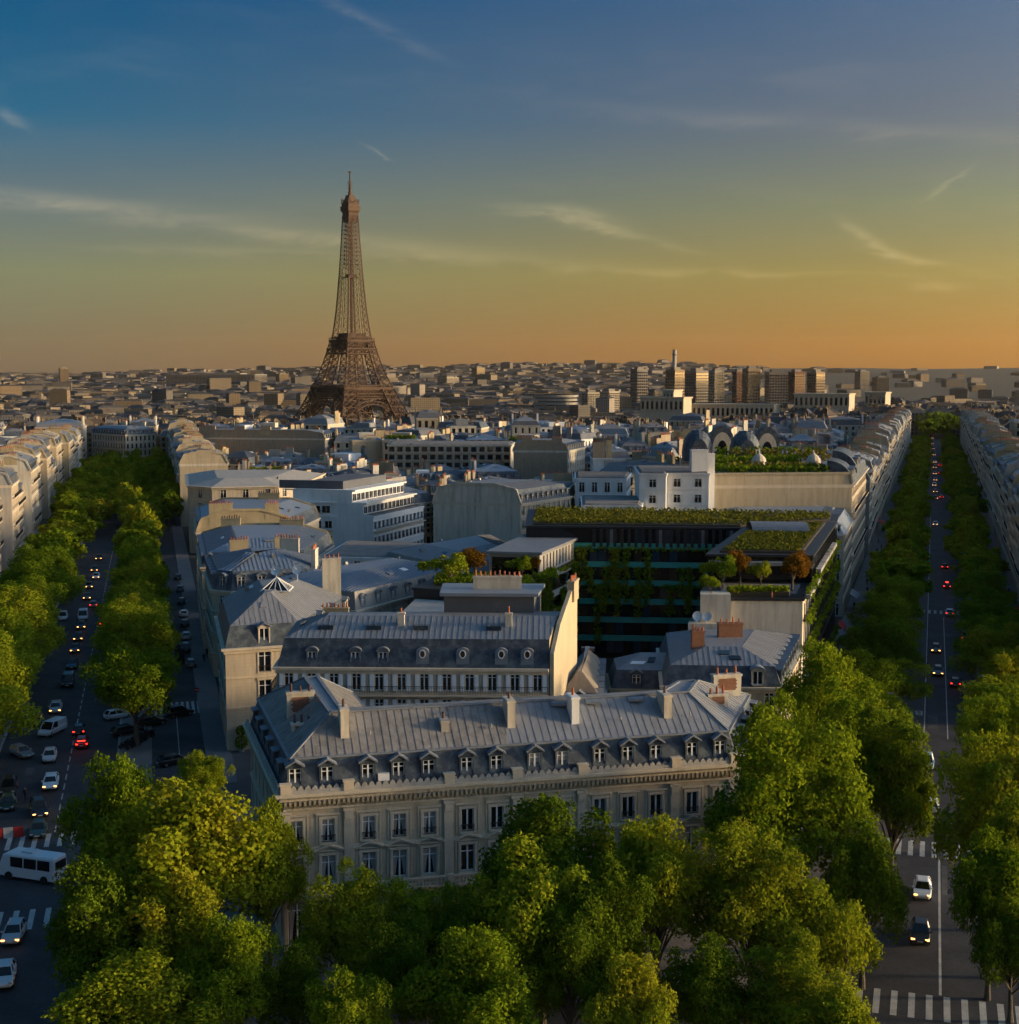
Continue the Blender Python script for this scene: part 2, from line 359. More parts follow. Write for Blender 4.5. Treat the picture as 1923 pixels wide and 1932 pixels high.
def kt(u, v):                                         # pixel on the ground -> (t, s) of the right avenue
    p = at_z(u, v)-K(0, 0); d = Vector((math.sin(AK), math.cos(AK), 0)); n = Vector((math.cos(AK), -math.sin(AK), 0)); return p.dot(d), p.dot(n)
def it(u, v):
    p = at_z(u, v)-I(0, 0); d = Vector((math.sin(AI), math.cos(AI), 0)); n = Vector((math.cos(AI), -math.sin(AI), 0)); return p.dot(d), p.dot(n)
t0, s0 = kt(1660, 1924); zebra('wide zebra crossing at the bottom right corner', K, 109, 113.6, -6.6, 11, 1.38)
zebra('zebra crossing in front of the white hatchback on the right avenue', K, 147.6, 152.6, -5.6, 10, 1.22)
zebra('zebra crossing far up the right avenue', K, 304, 308.5, -6.6, 11, 1.2)
zebra('zebra crossing beside the minibus', I, 149.5, 154, -7.6, 11, 1.35)
zebra('zebra crossing in front of the pale hatchback at left', I, 126.5, 131.5, -9.5, 13, 1.45)
zebra('zebra crossing in the side lane beside the corner mansion', I, 206, 214, 11, 9, .8, .42)
line('white centre line between the two right zebra crossings', K, 113.8, 147.5, .05, .22)
line('white line left of the traffic on the right avenue', K, 196, 520, -1.85, .16)
line('white line right of the traffic on the right avenue', K, 198, 300, 1.35, .14)
line('dashed white centre line of the left avenue', I, 154, 470, 0, .16, 2.6, 1.6)
line('white lane line at the bottom left', I, 96, 124, 4.2, .2)
line('white edge line of the side lane', I, 170, 205, 14.2, .12)
def bus_text():
    c = bpy.data.curves.new('bus_lettering', 'FONT'); c.body = 'BUS'; c.size = 2.6; c.align_x = 'CENTER'
    o = bpy.data.objects.new('bus_lettering', c); c.materials.append(MATS['paint_white']); COL.objects.link(o)
    p = K(*kt(1716, 1340)); o.location = (p.x, p.y, .016); o.rotation_euler = (0, 0, math.pi-AK); o.scale = (.95, 1.6, 1)
    dg = bpy.context.evaluated_depsgraph_get(); me = bpy.data.meshes.new_from_object(o.evaluated_get(dg)); mw = o.matrix_basis.copy()
    bpy.data.objects.remove(o); me.transform(Matrix.Diagonal((.95, 1.6, 1, 1)))
    tag(link('road_marking', me, None, (p.x, p.y, .016), math.pi-AK), 'painted BUS lettering on the bus lane of the right avenue', None, None, 'structure')
bus_text()
mat('tar', (.028, .027, .028), .7, .3, .5); mat('old_asphalt', (.075, .072, .072), .85, .35, .4)
def patches():
    rg = random.Random(5)
    for fn, t0, t1, s0, s1, n in ((K, 112, 420, -6.5, 6, 26), (I, 105, 330, -9, 6, 26), (I, 175, 330, 11, 17, 8)):
        for _ in range(n):
            t = rg.uniform(t0, t1); s = rg.uniform(s0, s1-1.2); b = MB(); b.face(qd(fn, t, t+rg.uniform(1.2, 9), s, s+rg.uniform(.5, 1.6), .0095+rg.random()*.002)); tag(b.build('road_patch', MATS[rg.choice(('tar', 'old_asphalt'))]), 'repaired patch in the asphalt', None, None, 'structure')
        for _ in range(6):
            q = fn(rg.uniform(t0, min(t1, 240)), rg.uniform(s0+1, s1-1), 0); b = MB(); b.tube((q.x, q.y, .004), (q.x, q.y, .013), .35, .35, 12); tag(b.build('manhole_cover', MATS['iron'], None), 'round iron manhole cover', None, None, 'structure')
patches()
# ---------------------------------------------------------------- building kit
def V2(p): return Vector((p[0], p[1], 0))
def ring(poly, d):
    n = len(poly); out = []; P = [V2(p) for p in poly]
    if not isinstance(d, (list, tuple)): d = [d]*n
    L = []
    for i in range(n):
        t = (P[(i+1) % n]-P[i]).normalized(); nn = Vector((-t.y, t.x, 0)); L.append((P[i]+nn*d[i], t))
    for i in range(n):
        (a, t), (b, s) = L[i-1], L[i]; den = t.x*s.y-t.y*s.x
        if abs(den) < 1e-4: out.append(b.copy()); continue
        k = ((b.x-a.x)*s.y-(b.y-a.y)*s.x)/den; out.append(a+t*k)
    return out
def ccw(poly):
    a = sum(poly[i][0]*poly[(i+1) % len(poly)][1]-poly[(i+1) % len(poly)][0]*poly[i][1] for i in range(len(poly)))
    return list(poly) if a > 0 else list(reversed(poly))
class Edge:
    def __init__(s, a, b):
        s.a = V2(a); d = V2(b)-s.a; s.L = d.length; s.t = d/s.L; s.n = Vector((s.t.y, -s.t.x, 0)); s.rz = math.atan2(s.t.y, s.t.x)
    def P(s, x, z, o=0.): p = s.a+s.t*x+s.n*o; return Vector((p.x, p.y, z))
    def box(s, mb, x0, x1, z0, z1, o0, o1, m=0):
        mb.hull([s.P(x0, z0, o1), s.P(x1, z0, o1), s.P(x1, z0, o0), s.P(x0, z0, o0)], [s.P(x0, z1, o1), s.P(x1, z1, o1), s.P(x1, z1, o0), s.P(x0, z1, o0)], m)
    def wall(s, mb, z0, z1, ops, depth=.28, m=0, x0=0., x1=None):
        x1 = s.L if x1 is None else x1
        X = sorted({x0, x1, *[q for o in ops for q in o[:2]]}); Z = sorted({z0, z1, *[q for o in ops for q in o[2:4]]})
        for i in range(len(X)-1):
            k = 0
            while k < len(Z)-1:
                def hole(kk): return any(o[0] <= X[i]+1e-4 and X[i+1] <= o[1]+1e-4 and o[2] <= Z[kk]+1e-4 and Z[kk+1] <= o[3]+1e-4 for o in ops)
                if hole(k): k += 1; continue
                j = k
                while j+1 < len(Z)-1 and not hole(j+1): j += 1
                mb.face((s.P(X[i], Z[k]), s.P(X[i+1], Z[k]), s.P(X[i+1], Z[j+1]), s.P(X[i], Z[j+1])), m); k = j+1
        for a, b, c, d in [o[:4] for o in ops]:
            mb.face((s.P(a, c), s.P(a, d), s.P(a, d, -depth), s.P(a, c, -depth)), m); mb.face((s.P(b, d), s.P(b, c), s.P(b, c, -depth), s.P(b, d, -depth)), m)
            mb.face((s.P(a, d), s.P(b, d), s.P(b, d, -depth), s.P(a, d, -depth)), m); mb.face((s.P(b, c), s.P(a, c), s.P(a, c, -depth), s.P(b, c, -depth)), m)
WC = {}
def win_meshes(w, h, style='plain', pane='glass'):
    k = (round(w, 2), round(h, 2), style, pane)
    if k in WC: return WC[k]
    b = MB(); f = .075; y0, y1 = .12, .2
    def bx(x0, x1, z0, z1, a=y0, c=y1): b.box(x0, a, z0, x1, c, z1)
    bx(-w/2, -w/2+f, 0, h); bx(w/2-f, w/2, 0, h); bx(-w/2+f, w/2-f, h-f, h); bx(-w/2+f, w/2-f, 0, f)
    if style != 'wide': bx(-.07, .07, f, h-f, y0-.02, y1)
    if style in ('plain', 'cross', 'curtain'): bx(-w/2+f, w/2-f, h*.72, h*.72+.07, y0+.01, y1)
    if style == 'sash':
        for q in (.33, .66): bx(-w/2+f, w/2-f, h*q, h*q+.05, y0+.01, y1)
    if style == 'wide':
        n = max(2, int(w/1.1))
        for i in range(1, n): bx(-w/2+w*i/n-.03, -w/2+w*i/n+.03, f, h-f)
    fm = b.mesh('window', MATS['frame_white'])
    b = MB(); b.face([(-w/2, .2, 0), (w/2, .2, 0), (w/2, .2, h), (-w/2, .2, h)])
    if style == 'curtain':
        for s in (-1, 1):
            q = [(s*w*.42, .185, .1), (s*w*.3, .185, .1), (s*w*.2, .185, h*.45), (s*.06, .185, h*.95), (s*w*.42, .185, h*.95)]
            b.face(q if s < 0 else q[::-1], 1)
    pm = b.mesh('pane', [MATS[pane], MATS['curtain']]); WC[k] = (fm, pm); return WC[k]
def put_window(root, e, x, z, w, h, style='plain', pane='glass', depth=0.):
    fm, pm = win_meshes(w, h, style, pane); p = e.P(x, z, -depth)-root.location
    o = link('window', fm, root, p, e.rz); link('pane', pm, o); return o
DC = {}
def dormer_meshes(w, h, style, face):
    k = (w, h, style, face)
    if k in DC: return DC[k]
    b = MB(); d = 2.2; t = .16   # cheeks, front with opening, roof; local -y is outward
    b.box(-w/2-t, 0, 0, -w/2, d, h); b.box(w/2, 0, 0, w/2+t, d, h); b.box(-w/2, 0, h-.14, w/2, d, h); b.box(-w/2, -.03, -.12, w/2, .3, 0)
    r = MB(); W = w/2+t+.16
    if style == 'gable':
        a = [(-W, -.22, h), (W, -.22, h), (0, -.22, h+.55)]; c = [(-W, d, h), (W, d, h), (0, d, h+.55)]
        b.face([(-W+.2, -.05, h), (W-.2, -.05, h), (0, -.05, h+.42)])
        for s in (-1, 1): r.hull([(s*W, -.25, h-.02), (0, -.25, h+.5), (0, -.25, h+.66), (s*W, -.25, h+.14)], [(s*W, d, h-.02), (0, d, h+.5), (0, d, h+.66), (s*W, d, h+.14)])
    elif style == 'arch':
        n = 9; A = [(W*math.cos(math.pi*i/n), h-.05+.55*math.sin(math.pi*i/n)) for i in range(n+1)]; B = [(x*.84, h-.05+(z-h+.05)*.72) for x, z in A]
        for i in range(n): r.hull([(A[i][0], -.22, A[i][1]), (A[i+1][0], -.22, A[i+1][1]), (B[i+1][0], -.22, B[i+1][1]), (B[i][0], -.22, B[i][1])], [(A[i][0], d, A[i][1]), (A[i+1][0], d, A[i+1][1]), (B[i+1][0], d, B[i+1][1]), (B[i][0], d, B[i][1])])
        b.face([(x, -.02, z) for x, z in reversed(B)])
    else:
        r.hull([(-W, -.25, h), (W, -.25, h), (W, d, h+.25), (-W, d, h+.25)], [(-W, -.25, h+.12), (W, -.25, h+.12), (W, d, h+.37), (-W, d, h+.37)])
    DC[k] = (b.mesh('dormer', MATS[face]), r.mesh('dormer_roof', MATS['lead'])); return DC[k]
def put_dormer(root, p, rz, w=1.15, h=1.75, style='gable', face='slate', wstyle='cross', pane='glass'):
    dm, rm = dormer_meshes(w, h, style, face); o = link('dormer', dm, root, p-root.location, rz); link('dormer_roof', rm, o)
    fm, pm = win_meshes(w, h-.14, wstyle, pane); link('window', fm, o); link('pane', pm, o); return o
def clip(poly, s, keep):
    out = []
    for i in range(len(poly)):
        a, b = poly[i], poly[(i+1) % len(poly)]; ia, ib = keep*(a[0]-s) >= 0, keep*(b[0]-s) >= 0
        if ia: out.append(a)
        if ia != ib: k = (s-a[0])/(b[0]-a[0]); out.append((s, a[1]+(b[1]-a[1])*k))
    return out
def zinc_panels(roof, origin, A, B, C, D, pitch, m, seam=.055):   # slope A-B (eave) C-D (ridge)
    e = (B-A); L = e.length; e = e/L; nrm = e.cross(D-A).normalized()
    if nrm.z < 0: nrm = -nrm
    u = nrm.cross(e)
    q = [((p-A).dot(e), (p-A).dot(u)) for p in (A, B, C, D)]
    lo = min(p[0] for p in q); hi = max(p[0] for p in q); n = max(1, int((hi-lo)/pitch))
    for i in range(n):
        s0 = lo+(hi-lo)*i/n; s1 = lo+(hi-lo)*(i+1)/n; pl = clip(clip(q, s0, 1), s1, -1)
        if len(pl) < 3: continue
        mb = MB(origin); T = lambda p, h: A+e*p[0]+u*p[1]+nrm*h
        up = random.uniform(.018, .03)
        lowr = [T(p, -.04) for p in pl]; top = [T(p, up) for p in pl]
        mb.hull(lowr, top)
        ts = [p[1] for p in pl if abs(p[0]-s0) < .02] 
        if len(ts) >= 2 and max(ts)-min(ts) > .2: mb.bar(T((s0+seam/2, min(ts)), up+.012), T((s0+seam/2, max(ts)), up+.012), seam, .045, up=nrm)
        mb.build('zinc_panel', MATS[m], roof)
def chimney(root, p, rz, ln, wd, z0, z1, m='plaster_cream', pots=None, potm='terracotta', brick=False):
    mb = MB((p[0], p[1], 0)); rt = Matrix.Rotation(rz, 3, 'Z'); c = Vector((p[0], p[1], 0))
    def bx(b, x0, x1, y0, y1, a, d, mi=0):
        f = lambda x, y, z: c+rt @ Vector((x, y, z))
        b.hull([f(x0, y0, a), f(x1, y0, a), f(x1, y1, a), f(x0, y1, a)], [f(x0, y0, d), f(x1, y0, d), f(x1, y1, d), f(x0, y1, d)], mi)
    o = Vector((root.location.x, root.location.y, root.location.z)); mb.o = o
    bx(mb, -ln/2, ln/2, -wd/2, wd/2, z0, z1); bx(mb, -ln/2-.08, ln/2+.08, -wd/2-.08, wd/2+.08, z1-.22, z1-.02)
    if brick:
        hh = z1-z0
        for k in range(7):                           # toothed brick panel on the faces
            ii = .12*(k % 2); bx(mb, -ln*.3-ii, ln*.3+ii, -wd/2-.03, wd/2+.03, z0+hh*(.3+.075*k), z0+hh*(.3+.075*(k+1))-.004, 1)
    ob = mb.build('chimney', [MATS[m], MATS['brick']], root)
    n = pots if pots is not None else max(1, int(ln/.5)); b = MB(o)
    for i in range(n):
        q = c+rt @ Vector((-ln/2+ln*(i+.5)/n, random.uniform(-.06, .06), 0)); h = random.uniform(.45, .8); r = .12
        b.tube((q.x, q.y, z1-.02), (q.x, q.y, z1+h), r*1.15, r*.85, 7)
    if n: b.build('chimney_pots', MATS[potm], ob)
    return ob
def railing(mb, e, x0, x1, z, o, h=1.0, sp=.28, w=.03):
    mb.bar(e.P(x0, z+h, o), e.P(x1, z+h, o), .06); mb.bar(e.P(x0, z+.08, o), e.P(x1, z+.08, o), .04); mb.bar(e.P(x0, z+h*.82, o), e.P(x1, z+h*.82, o), .03)
    n = max(2, int((x1-x0)/sp))
    for i in range(n+1): x = x0+(x1-x0)*i/n; mb.bar(e.P(x, z+.08, o), e.P(x, z+h, o), w)
def house(name, label, poly, h, floors=5, g0=4.0, wall='stone', roof='zinc', slate='slate', man=2.5, man_in=1.0, rise=1.6, rin=None, blind=(), bwall='plaster_cream',
          win=(0,), bay=2.7, ww=1.1, wk=.62, dorm=(0,), dstyle='gable', dface='slate', dw=1.05, dh=1.6, chim=(), balc=(), z=0., lod=2, cat='building', group=None, shutters=False, seams=False, panels=None, pm=None, styles=('plain',), panes=('glass', 'glass', 'glass_warm'), parapet=True, cornice=.45, clut=3):
    poly = [V2(p) for p in ccw([tuple(p)[:2] for p in poly])]; n = len(poly); c = sum(poly, Vector())/n
    root = empty(name, (c.x, c.y, z), 0, label, cat, group); E = [Edge(poly[i], poly[(i+1) % n]) for i in range(n)]
    fh = (h-g0)/max(1, floors-1) if floors > 1 else h; wb = MB(root.location); tb = MB(root.location); ib = MB(root.location); jb = MB(root.location)
    rnd = random.Random(hash(label) % 9999 if False else len(label)*7+int(abs(c.x)*3+c.y))
    for i, e in enumerate(E):
        ops = []
        if i in win and lod:
            nb = max(1, int((e.L-.6)/bay)); p = e.L/nb
            for f in range(floors):
                zb = z+(0 if f == 0 else g0+(f-1)*fh); H = g0 if f == 0 else fh; w = min(ww*(1.25 if f == 0 else 1), p*.7); hh = H*wk*(1.05 if f == 0 else 1)
                for k in range(nb):
                    x = p*(k+.5); zz = zb+H*(.14 if f else .05); ops.append((x-w/2, x+w/2, zz, zz+hh))
                    if lod >= 2: put_window(root, e, x, zz, w, hh, rnd.choice(styles), rnd.choice(panes))
                    else:
                        jb.face((e.P(x-w/2, zz, -.2), e.P(x+w/2, zz, -.2), e.P(x+w/2, zz+hh, -.2), e.P(x-w/2, zz+hh, -.2)))
                    if lod >= 2:
                        for s in (-1, 1): e.box(tb, x+s*w/2-(.16 if s < 0 else 0), x+s*w/2+(.16 if s > 0 else 0), zz-.1, zz+hh+.04, .003, .07)
                        e.box(tb, x-w/2-.24, x+w/2+.24, zz+hh+.04, zz+hh+.26, .003, .14)
                        if f and f not in balc: railing(ib, e, x-w/2, x+w/2, zz, .06, .85, .2)
                    if shutters and f:
                        for s in (-1, 1):
                            sb = MB(root.location); e.box(sb, x+s*(w/2+.3)-.24, x+s*(w/2+.3)+.24, zz-.02, zz+hh, .08, .13)
                            for q in range(int(hh/.22)): e.box(sb, x+s*(w/2+.3)-.19, x+s*(w/2+.3)+.19, zz+.08+q*.22, zz+.2+q*.22, .13, .145)
                            sb.build('shutter', MATS['shutter'], root)
            for f in range(1, floors):
                zz = z+g0+(f-1)*fh; e.box(tb, .02, e.L-.02, zz-.16, zz+.06, .004, .15)
                if f in balc:
                    bb = MB(root.location); e.box(bb, .1, e.L-.1, zz-.1, zz+.12, .005, .85, 1); railing(bb, e, .15, e.L-.15, zz+.12, .8, 1.0, .3 if lod > 1 else .7); bb.build('balcony', [MATS['iron'], MATS['stone_trim']], root)
        e.wall(wb, z, z+h, ops, .28, 1 if i in blind else 0)
    if cornice:
        o = ring(poly, [-.02 if i in blind else -cornice for i in range(n)]); o2 = ring(poly, [-.01 if i in blind else -cornice*.45 for i in range(n)])
        tb.prism(o2, z+h-.75, z+h-.3); tb.prism(o, z+h-.3, z+h)
    a = [Vector((p.x, p.y, z+h)) for p in poly]; rb = MB(root.location); sb = MB(root.location); roofo = None
    L1 = ring(poly, [.12 if i in blind else man_in for i in range(n)]) if man else ring(poly, .12)
    b = [Vector((p.x, p.y, z+h+man)) for p in L1]
    w0 = min(min((E[i].L for i in range(n))), 60); rin = rin if rin is not None else max(.5, w0/2-man_in-.3)
    L2 = ring(L1, [0.05 if i in blind else rin for i in range(n)]); d = [Vector((p.x, p.y, z+h+man+rise)) for p in L2]
    for i in range(n):
        j = (i+1) % n
        if man: (wb if i in blind else sb).face((a[i], a[j], b[j], b[i]), 1 if i in blind else 0)
        (wb if i in blind else rb).face((b[i], b[j], d[j], d[i]), 1 if i in blind else 0)
    rb.face(d); 
    if not man: rb.face(b)
    if not man and roof == 'zinc': roof = 'gravel'
    ro = rb.build('roof', MATS[roof], root)
    if sb.F: sb.build('mansard', MATS[slate], root)
    if panels:
        for i in panels: zinc_panels(ro, root.location, b[i], b[(i+1) % n], d[(i+1) % n], d[i], .68, pm or roof)
    elif seams:
        q = MB(root.location)
        for i in range(n):
            if i in blind: continue
            j = (i+1) % n; A, B, C, D = b[i], b[j], d[j], d[i]; k = max(1, int((B-A).length/seams)); e0 = (B-A).normalized(); up_ = e0.cross(D-A).normalized()
            if up_.z < 0: up_ = -up_
            u_ = up_.cross(e0); Q = [((p-A).dot(e0), (p-A).dot(u_)) for p in (A, B, C, D)]
            for m_ in range(1, k):
                s = (B-A).length*m_/k; pl = clip(Q, s, 1); ts = [p[1] for p in pl if abs(p[0]-s) < 1e-3]
                if len(ts) > 1: q.bar(A+e0*s+u_*min(ts)+up_*.02, A+e0*s+u_*max(ts)+up_*.02, .07, .09, up=up_)
        if q.F: tag(q.build('roof_seams', MATS[roof], root), kind='stuff')
    sl_ = [i for i in range(n) if i not in blind]
    for _ in range(clut if sl_ else 0):                  # rooflights, hatches and vents
        i = rnd.choice(sl_); j = (i+1) % n; s_, t_ = rnd.uniform(.15, .85), rnd.uniform(.2, .8); lo, hi = b[i].lerp(b[j], s_), d[i].lerp(d[j], s_); p_ = lo.lerp(hi, t_); ex = (b[j]-b[i]).normalized(); up_ = (hi-lo)
        if up_.length < .8: continue
        up_.normalize(); nn = ex.cross(up_)
        if nn.z < 0: nn = -nn
        kx, ku, kh = rnd.choice(((.45, .6, .14), (.7, .5, .16), (.3, .3, .7), (.9, .35, .2))); q_ = MB(root.location); Q = [p_-ex*kx-up_*ku, p_+ex*kx-up_*ku, p_+ex*kx+up_*ku, p_-ex*kx+up_*ku]
        if nn.dot((Q[1]-Q[0]).cross(Q[2]-Q[0])) < 0: Q = Q[::-1]
        q_.hull([v-nn*.05 for v in Q], [v+nn*kh for v in Q]); q_.build('roof_hatch' if kh > .3 else 'skylight', MATS[rnd.choice(('zinc', 'plaster_cream', 'zinc_old')) if kh > .3 else rnd.choice(('glass_blue', 'zinc', 'glass', 'frame_white'))], root)
    if parapet and blind:
        for i in blind:
            j = (i+1) % n; q = MB(root.location); path = [a[i], b[i], d[i], d[j], b[j], a[j]] if man else [b[i], d[i], d[j], b[j]]
            for s, t in zip(path, path[1:]): q.bar(s+Vector((0, 0, .12)), t+Vector((0, 0, .12)), .42, .55)
            q.build('party_wall', MATS[bwall], root)
    for i in dorm:
        if not man: break
        e = E[i]; nb = max(1, int((e.L-.6)/bay)); p = e.L/nb
        for k in range(nb): put_dormer(root, e.P(p*(k+.5), z+h+.35, -man_in*.12), e.rz, dw, min(dh, man-.45), dstyle, dface, 'cross', rnd.choice(panes))
    for (i, fr, ln, up) in chim:
        e = E[i]; top = z+h+man+rise+up; x = fr*e.L; chimney(root, e.P(x, 0, -.45), e.rz, ln, .75, z+h-.5, top, bwall if rnd.random() < .6 else 'plaster_ochre', potm=rnd.choice(('terracotta', 'terracotta', 'pot_dark')))
    wb.build('wall', [MATS[wall], MATS[bwall]], root)
    if tb.F: tb.build('moulding', MATS['stone_trim' if 'stone' in wall else wall], root)
    if ib.F: ib.build('window_railings', MATS['iron'], root)
    if jb.F: tag(jb.build('windows', MATS['glass'], root), kind='stuff')
    return root, E, (a, b, d)
# ---------------------------------------------------------------- the mansion in front
def mansion():
    h = 14.8; FL = at_z(533, 1497, h); FR = at_z(1388, 1437, h); BL = at_z(472, 1366, h); e = (FR-FL).normalized(); inn = Vector((-e.y, e.x, 0))
    dK = Vector((math.sin(AK), math.cos(AK), 0)); BR = FR+dK*17
    lw = 10.5; dl = (BL-FL).normalized()
    # U plan: front range with two wings
    ILf = FL+inn*11+e*10.6; IRf = FR+inn*11-e*(lw-3.0)
    poly = [FL, FR, BR, BR-e*13.2, IRf, ILf, BL+e*11.4+inn*.6, BL]
    root, E, (a, b, d) = house('stone_mansion', 'long cream stone mansion with slate mansard and white dormers facing the camera', poly, h, floors=1, g0=h, wall='stone', slate='slate', roof='zinc',
                               man=2.75, man_in=.75, rise=2.9, rin=4.3, win=(), dorm=(), panels=None, cornice=.7, clut=0)
    f = E[0]; L = f.L
    # bays measured along the facade as fractions
    us = [557, 618, 695, 753, 810, 882, 938, 1010, 1062, 1133, 1186, 1239, 1307, 1360]
    bx = []
    for u in us:                                       # intersect the viewing plane through u with the facade line
        r = ray(u, 1450); k = r.x/r.y; p, t = f.a, f.t; bx.append((k*p.y-p.x)/(t.x-k*t.y))
    for o in list(root.children):
        if o.name.startswith('wall'): bpy.data.objects.remove(o)
    wb = MB(root.location); tb = MB(root.location); ib = MB(root.location); ops = []
    rows = [(0.9, 4.4, 1.7, 'arch'), (6.45, 2.45, 1.28, 'cross'), (10.15, 2.05, 1.15, 'top')]
    for k, x in enumerate(bx):
        for zb, hh, w, kind in rows:
            ops.append((x-w/2, x+w/2, zb, zb+hh))
            st = random.choice(('curtain', 'curtain', 'plain', 'plain')) if kind != 'arch' else 'plain'; st = 'curtain' if k in (0, 2, 3, 4) else st
            put_window(root, f, x, zb, w, hh, st if kind != 'top' or k < 5 else 'double', random.choice(('glass', 'glass', 'glass', 'glass_warm', 'glass_blue')))
            if kind == 'arch':
                n = 8; prev = None
                for s in (-1, 1):
                    q = [f.P(x+s*w/2, zb+hh-.8, -.03), f.P(x+s*w/2, zb+hh, -.03)]+[f.P(x+s*w/2*math.sin(g*.2618), zb+hh-.8+.8*math.cos(g*.2618), -.03) for g in range(7)]
                    wb.face(q if s < 0 else q[::-1])
                for i in range(n+1):
                    q = math.pi*i/n; pp = f.P(x+(w/2+.2)*math.cos(q), zb+hh-.75+(.95)*math.sin(q), .1)
                    if prev: tb.bar(prev, pp, .25, .3)
                    prev = pp
            else:
                for s in (-1, 1):
                    c = x+s*(w/2+.12); f.box(tb, c-.12, c+.12, zb-.05, zb+hh+.05, .004, .11); c = x+s*(w/2+.42); f.box(tb, c-.06, c+.06, zb-.1, zb+hh+.4, .004, .06)
                f.box(tb, x-w/2-.26, x+w/2+.26, zb+hh+.05, zb+hh+.3, .004, .13); f.box(tb, x-w/2-.5, x+w/2+.5, zb+hh+.42, zb+hh+.55, .004, .2)
                f.box(tb, x-w/2-.2, x+w/2+.2, zb-.2, zb-.06, .004, .16)
            if kind == 'top': railing(ib, f, x-w/2-.05, x+w/2+.05, zb, .1, .62, .14, .025)
            if kind == 'cross':                        # pointed pediment line joining the bays
                for s in (-1, 1):
                    mb_x = x+s*1.32; tb.bar(f.P(mb_x, zb+hh+.55, .16), f.P(x, zb+hh+1.05, .16), .34, .16); 
                f.box(tb, x-.45, x+.45, zb+hh+.58, zb+hh+.72, .004, .12)
    f.wall(wb, 0, h, ops, .34)
    for i in range(1, len(E)):
        ee = E[i]; nb = max(1, int((ee.L-1)/2.9)); op = []
        if i in (7, 1, 5, 6, 4, 2, 3) and ee.L > 5:
            for k in range(nb):
                x = ee.L*(k+.5)/nb
                for zb, hh, w, kind in rows: op.append((x-w/2, x+w/2, zb, zb+hh)); put_window(root, ee, x, zb, w, hh, 'plain')
        ee.wall(wb, 0, h, op, .34)
    wb.build('wall', MATS['stone'], root)
    # pilasters between the window groups, string courses, frieze ornament
    gaps = [.25, (bx[1]+bx[2])/2, (bx[4]+bx[5])/2, (bx[6]+bx[7])/2, (bx[8]+bx[9])/2, (bx[11]+bx[12])/2, L-.25]
    for x in gaps:
        f.box(tb, x-.42, x+.42, 5.6, 12.9, .005, .2); f.box(tb, x-.5, x+.5, 12.9, 13.15, .004, .3); f.box(tb, x-.36, x+.36, 12.2, 12.85, .2, .32); f.box(tb, x-.5, x+.5, 5.6, 6.3, .004, .28)
    for z0, z1, o in ((5.05, 5.5, .35), (9.55, 9.75, .12), (13.2, 13.36, .16), (13.85, 14.02, .3)): f.box(tb, .03, L-.03, z0, z1, .006, o)
    for e2 in (E[7], E[1]):
        for z0, z1, o in ((5.05, 5.5, .3), (9.55, 9.75, .12), (13.85, 14.02, .3)): e2.box(tb, .03, e2.L-.03, z0, z1, .006, o)
    tb.build('moulding', MATS['stone_trim'], root); ib.build('window_railings', MATS['iron'], root)
    dn = MB(root.location)
    for e2 in (f, E[7]):
        n = int(e2.L/.42)
        for i in range(n): e2.box(dn, e2.L*(i+.25)/n, e2.L*(i+.75)/n, 13.72, 14.1, .31, .55)
    n = int(L/.75)
    for i in range(n): x = L*(i+.5)/n; f.box(dn, x-.2, x+.2, 13.42, 13.66, .005, .1); f.box(dn, x+.24, x+.36, 13.45, 13.75, .005, .07)
    tag(dn.build('dentil_course', MATS['stone_warm'], root), kind='stuff')
    # balustraded balcony under the first-floor windows
    bb = MB(root.location); f.box(bb, .3, L-.3, 5.55, 5.75, .008, 1.0); f.box(bb, .3, L-.3, 6.35, 6.5, .7, .98)
    n = int(L/.34)
    for i in range(n): x = .4+(L-.8)*i/n; f.box(bb, x, x+.14, 5.75, 6.35, .78, .92)
    for x in gaps: f.box(bb, x-.3, x+.3, 5.75, 6.6, .68, 1.02)
    bb.build('balustrade', MATS['stone_trim'], root)
    # scalloped crest along the gutter
    for e2, nm in ((f, 0), (E[7], 1), (E[1], 1)):
        cr = MB(root.location); e2.box(cr, -.2, e2.L+.2, h+.003, h+.28, .2, .5); n = int(e2.L/.62)
        for i in range(n):
            x = e2.L*(i+.5)/n; cr.hull([e2.P(x-.27, h+.28, .22), e2.P(x+.27, h+.28, .22), e2.P(x+.2, h+.48, .22), e2.P(x, h+.64, .22), e2.P(x-.2, h+.48, .22)][::-1], [e2.P(x-.27, h+.28, .4), e2.P(x+.27, h+.28, .4), e2.P(x+.2, h+.48, .4), e2.P(x, h+.64, .4), e2.P(x-.2, h+.48, .4)][::-1])
        cr.build('gutter_crest', MATS['stone_grey'], root)
    for x in gaps:
        pd = MB(root.location); f.box(pd, x-.45, x+.45, h+.004, h+.8, .06, .62); f.box(pd, x-.52, x+.52, h+.8, h+.93, .02, .68); pd.build('parapet_post', MATS['stone_trim'], root)
    for k, x in enumerate(bx):
        put_dormer(root, f.P(x, h+.45, -.12), f.rz, 1.05, 1.75, 'gable', 'slate', 'cross', 'curtain' if k in (7, 8) else 'glass')
    e2 = E[7]
    for k in range(6): put_dormer(root, e2.P(e2.L*(k+.6)/6.3, h+.45, -.15), e2.rz, .95, 1.6, 'flat', 'slate')
    e2 = E[1]
    for k in range(5): put_dormer(root, e2.P(e2.L*(k+.5)/5, h+.45, -.15), e2.rz, .95, 1.6, 'flat', 'slate')
    # zinc sheets: weathered on the left, cleaner on the right
    ro = [o for o in root.children if o.name.startswith('roof')][0]; A, B, C, D = b[0], b[1], d[1], d[0]; k = .475
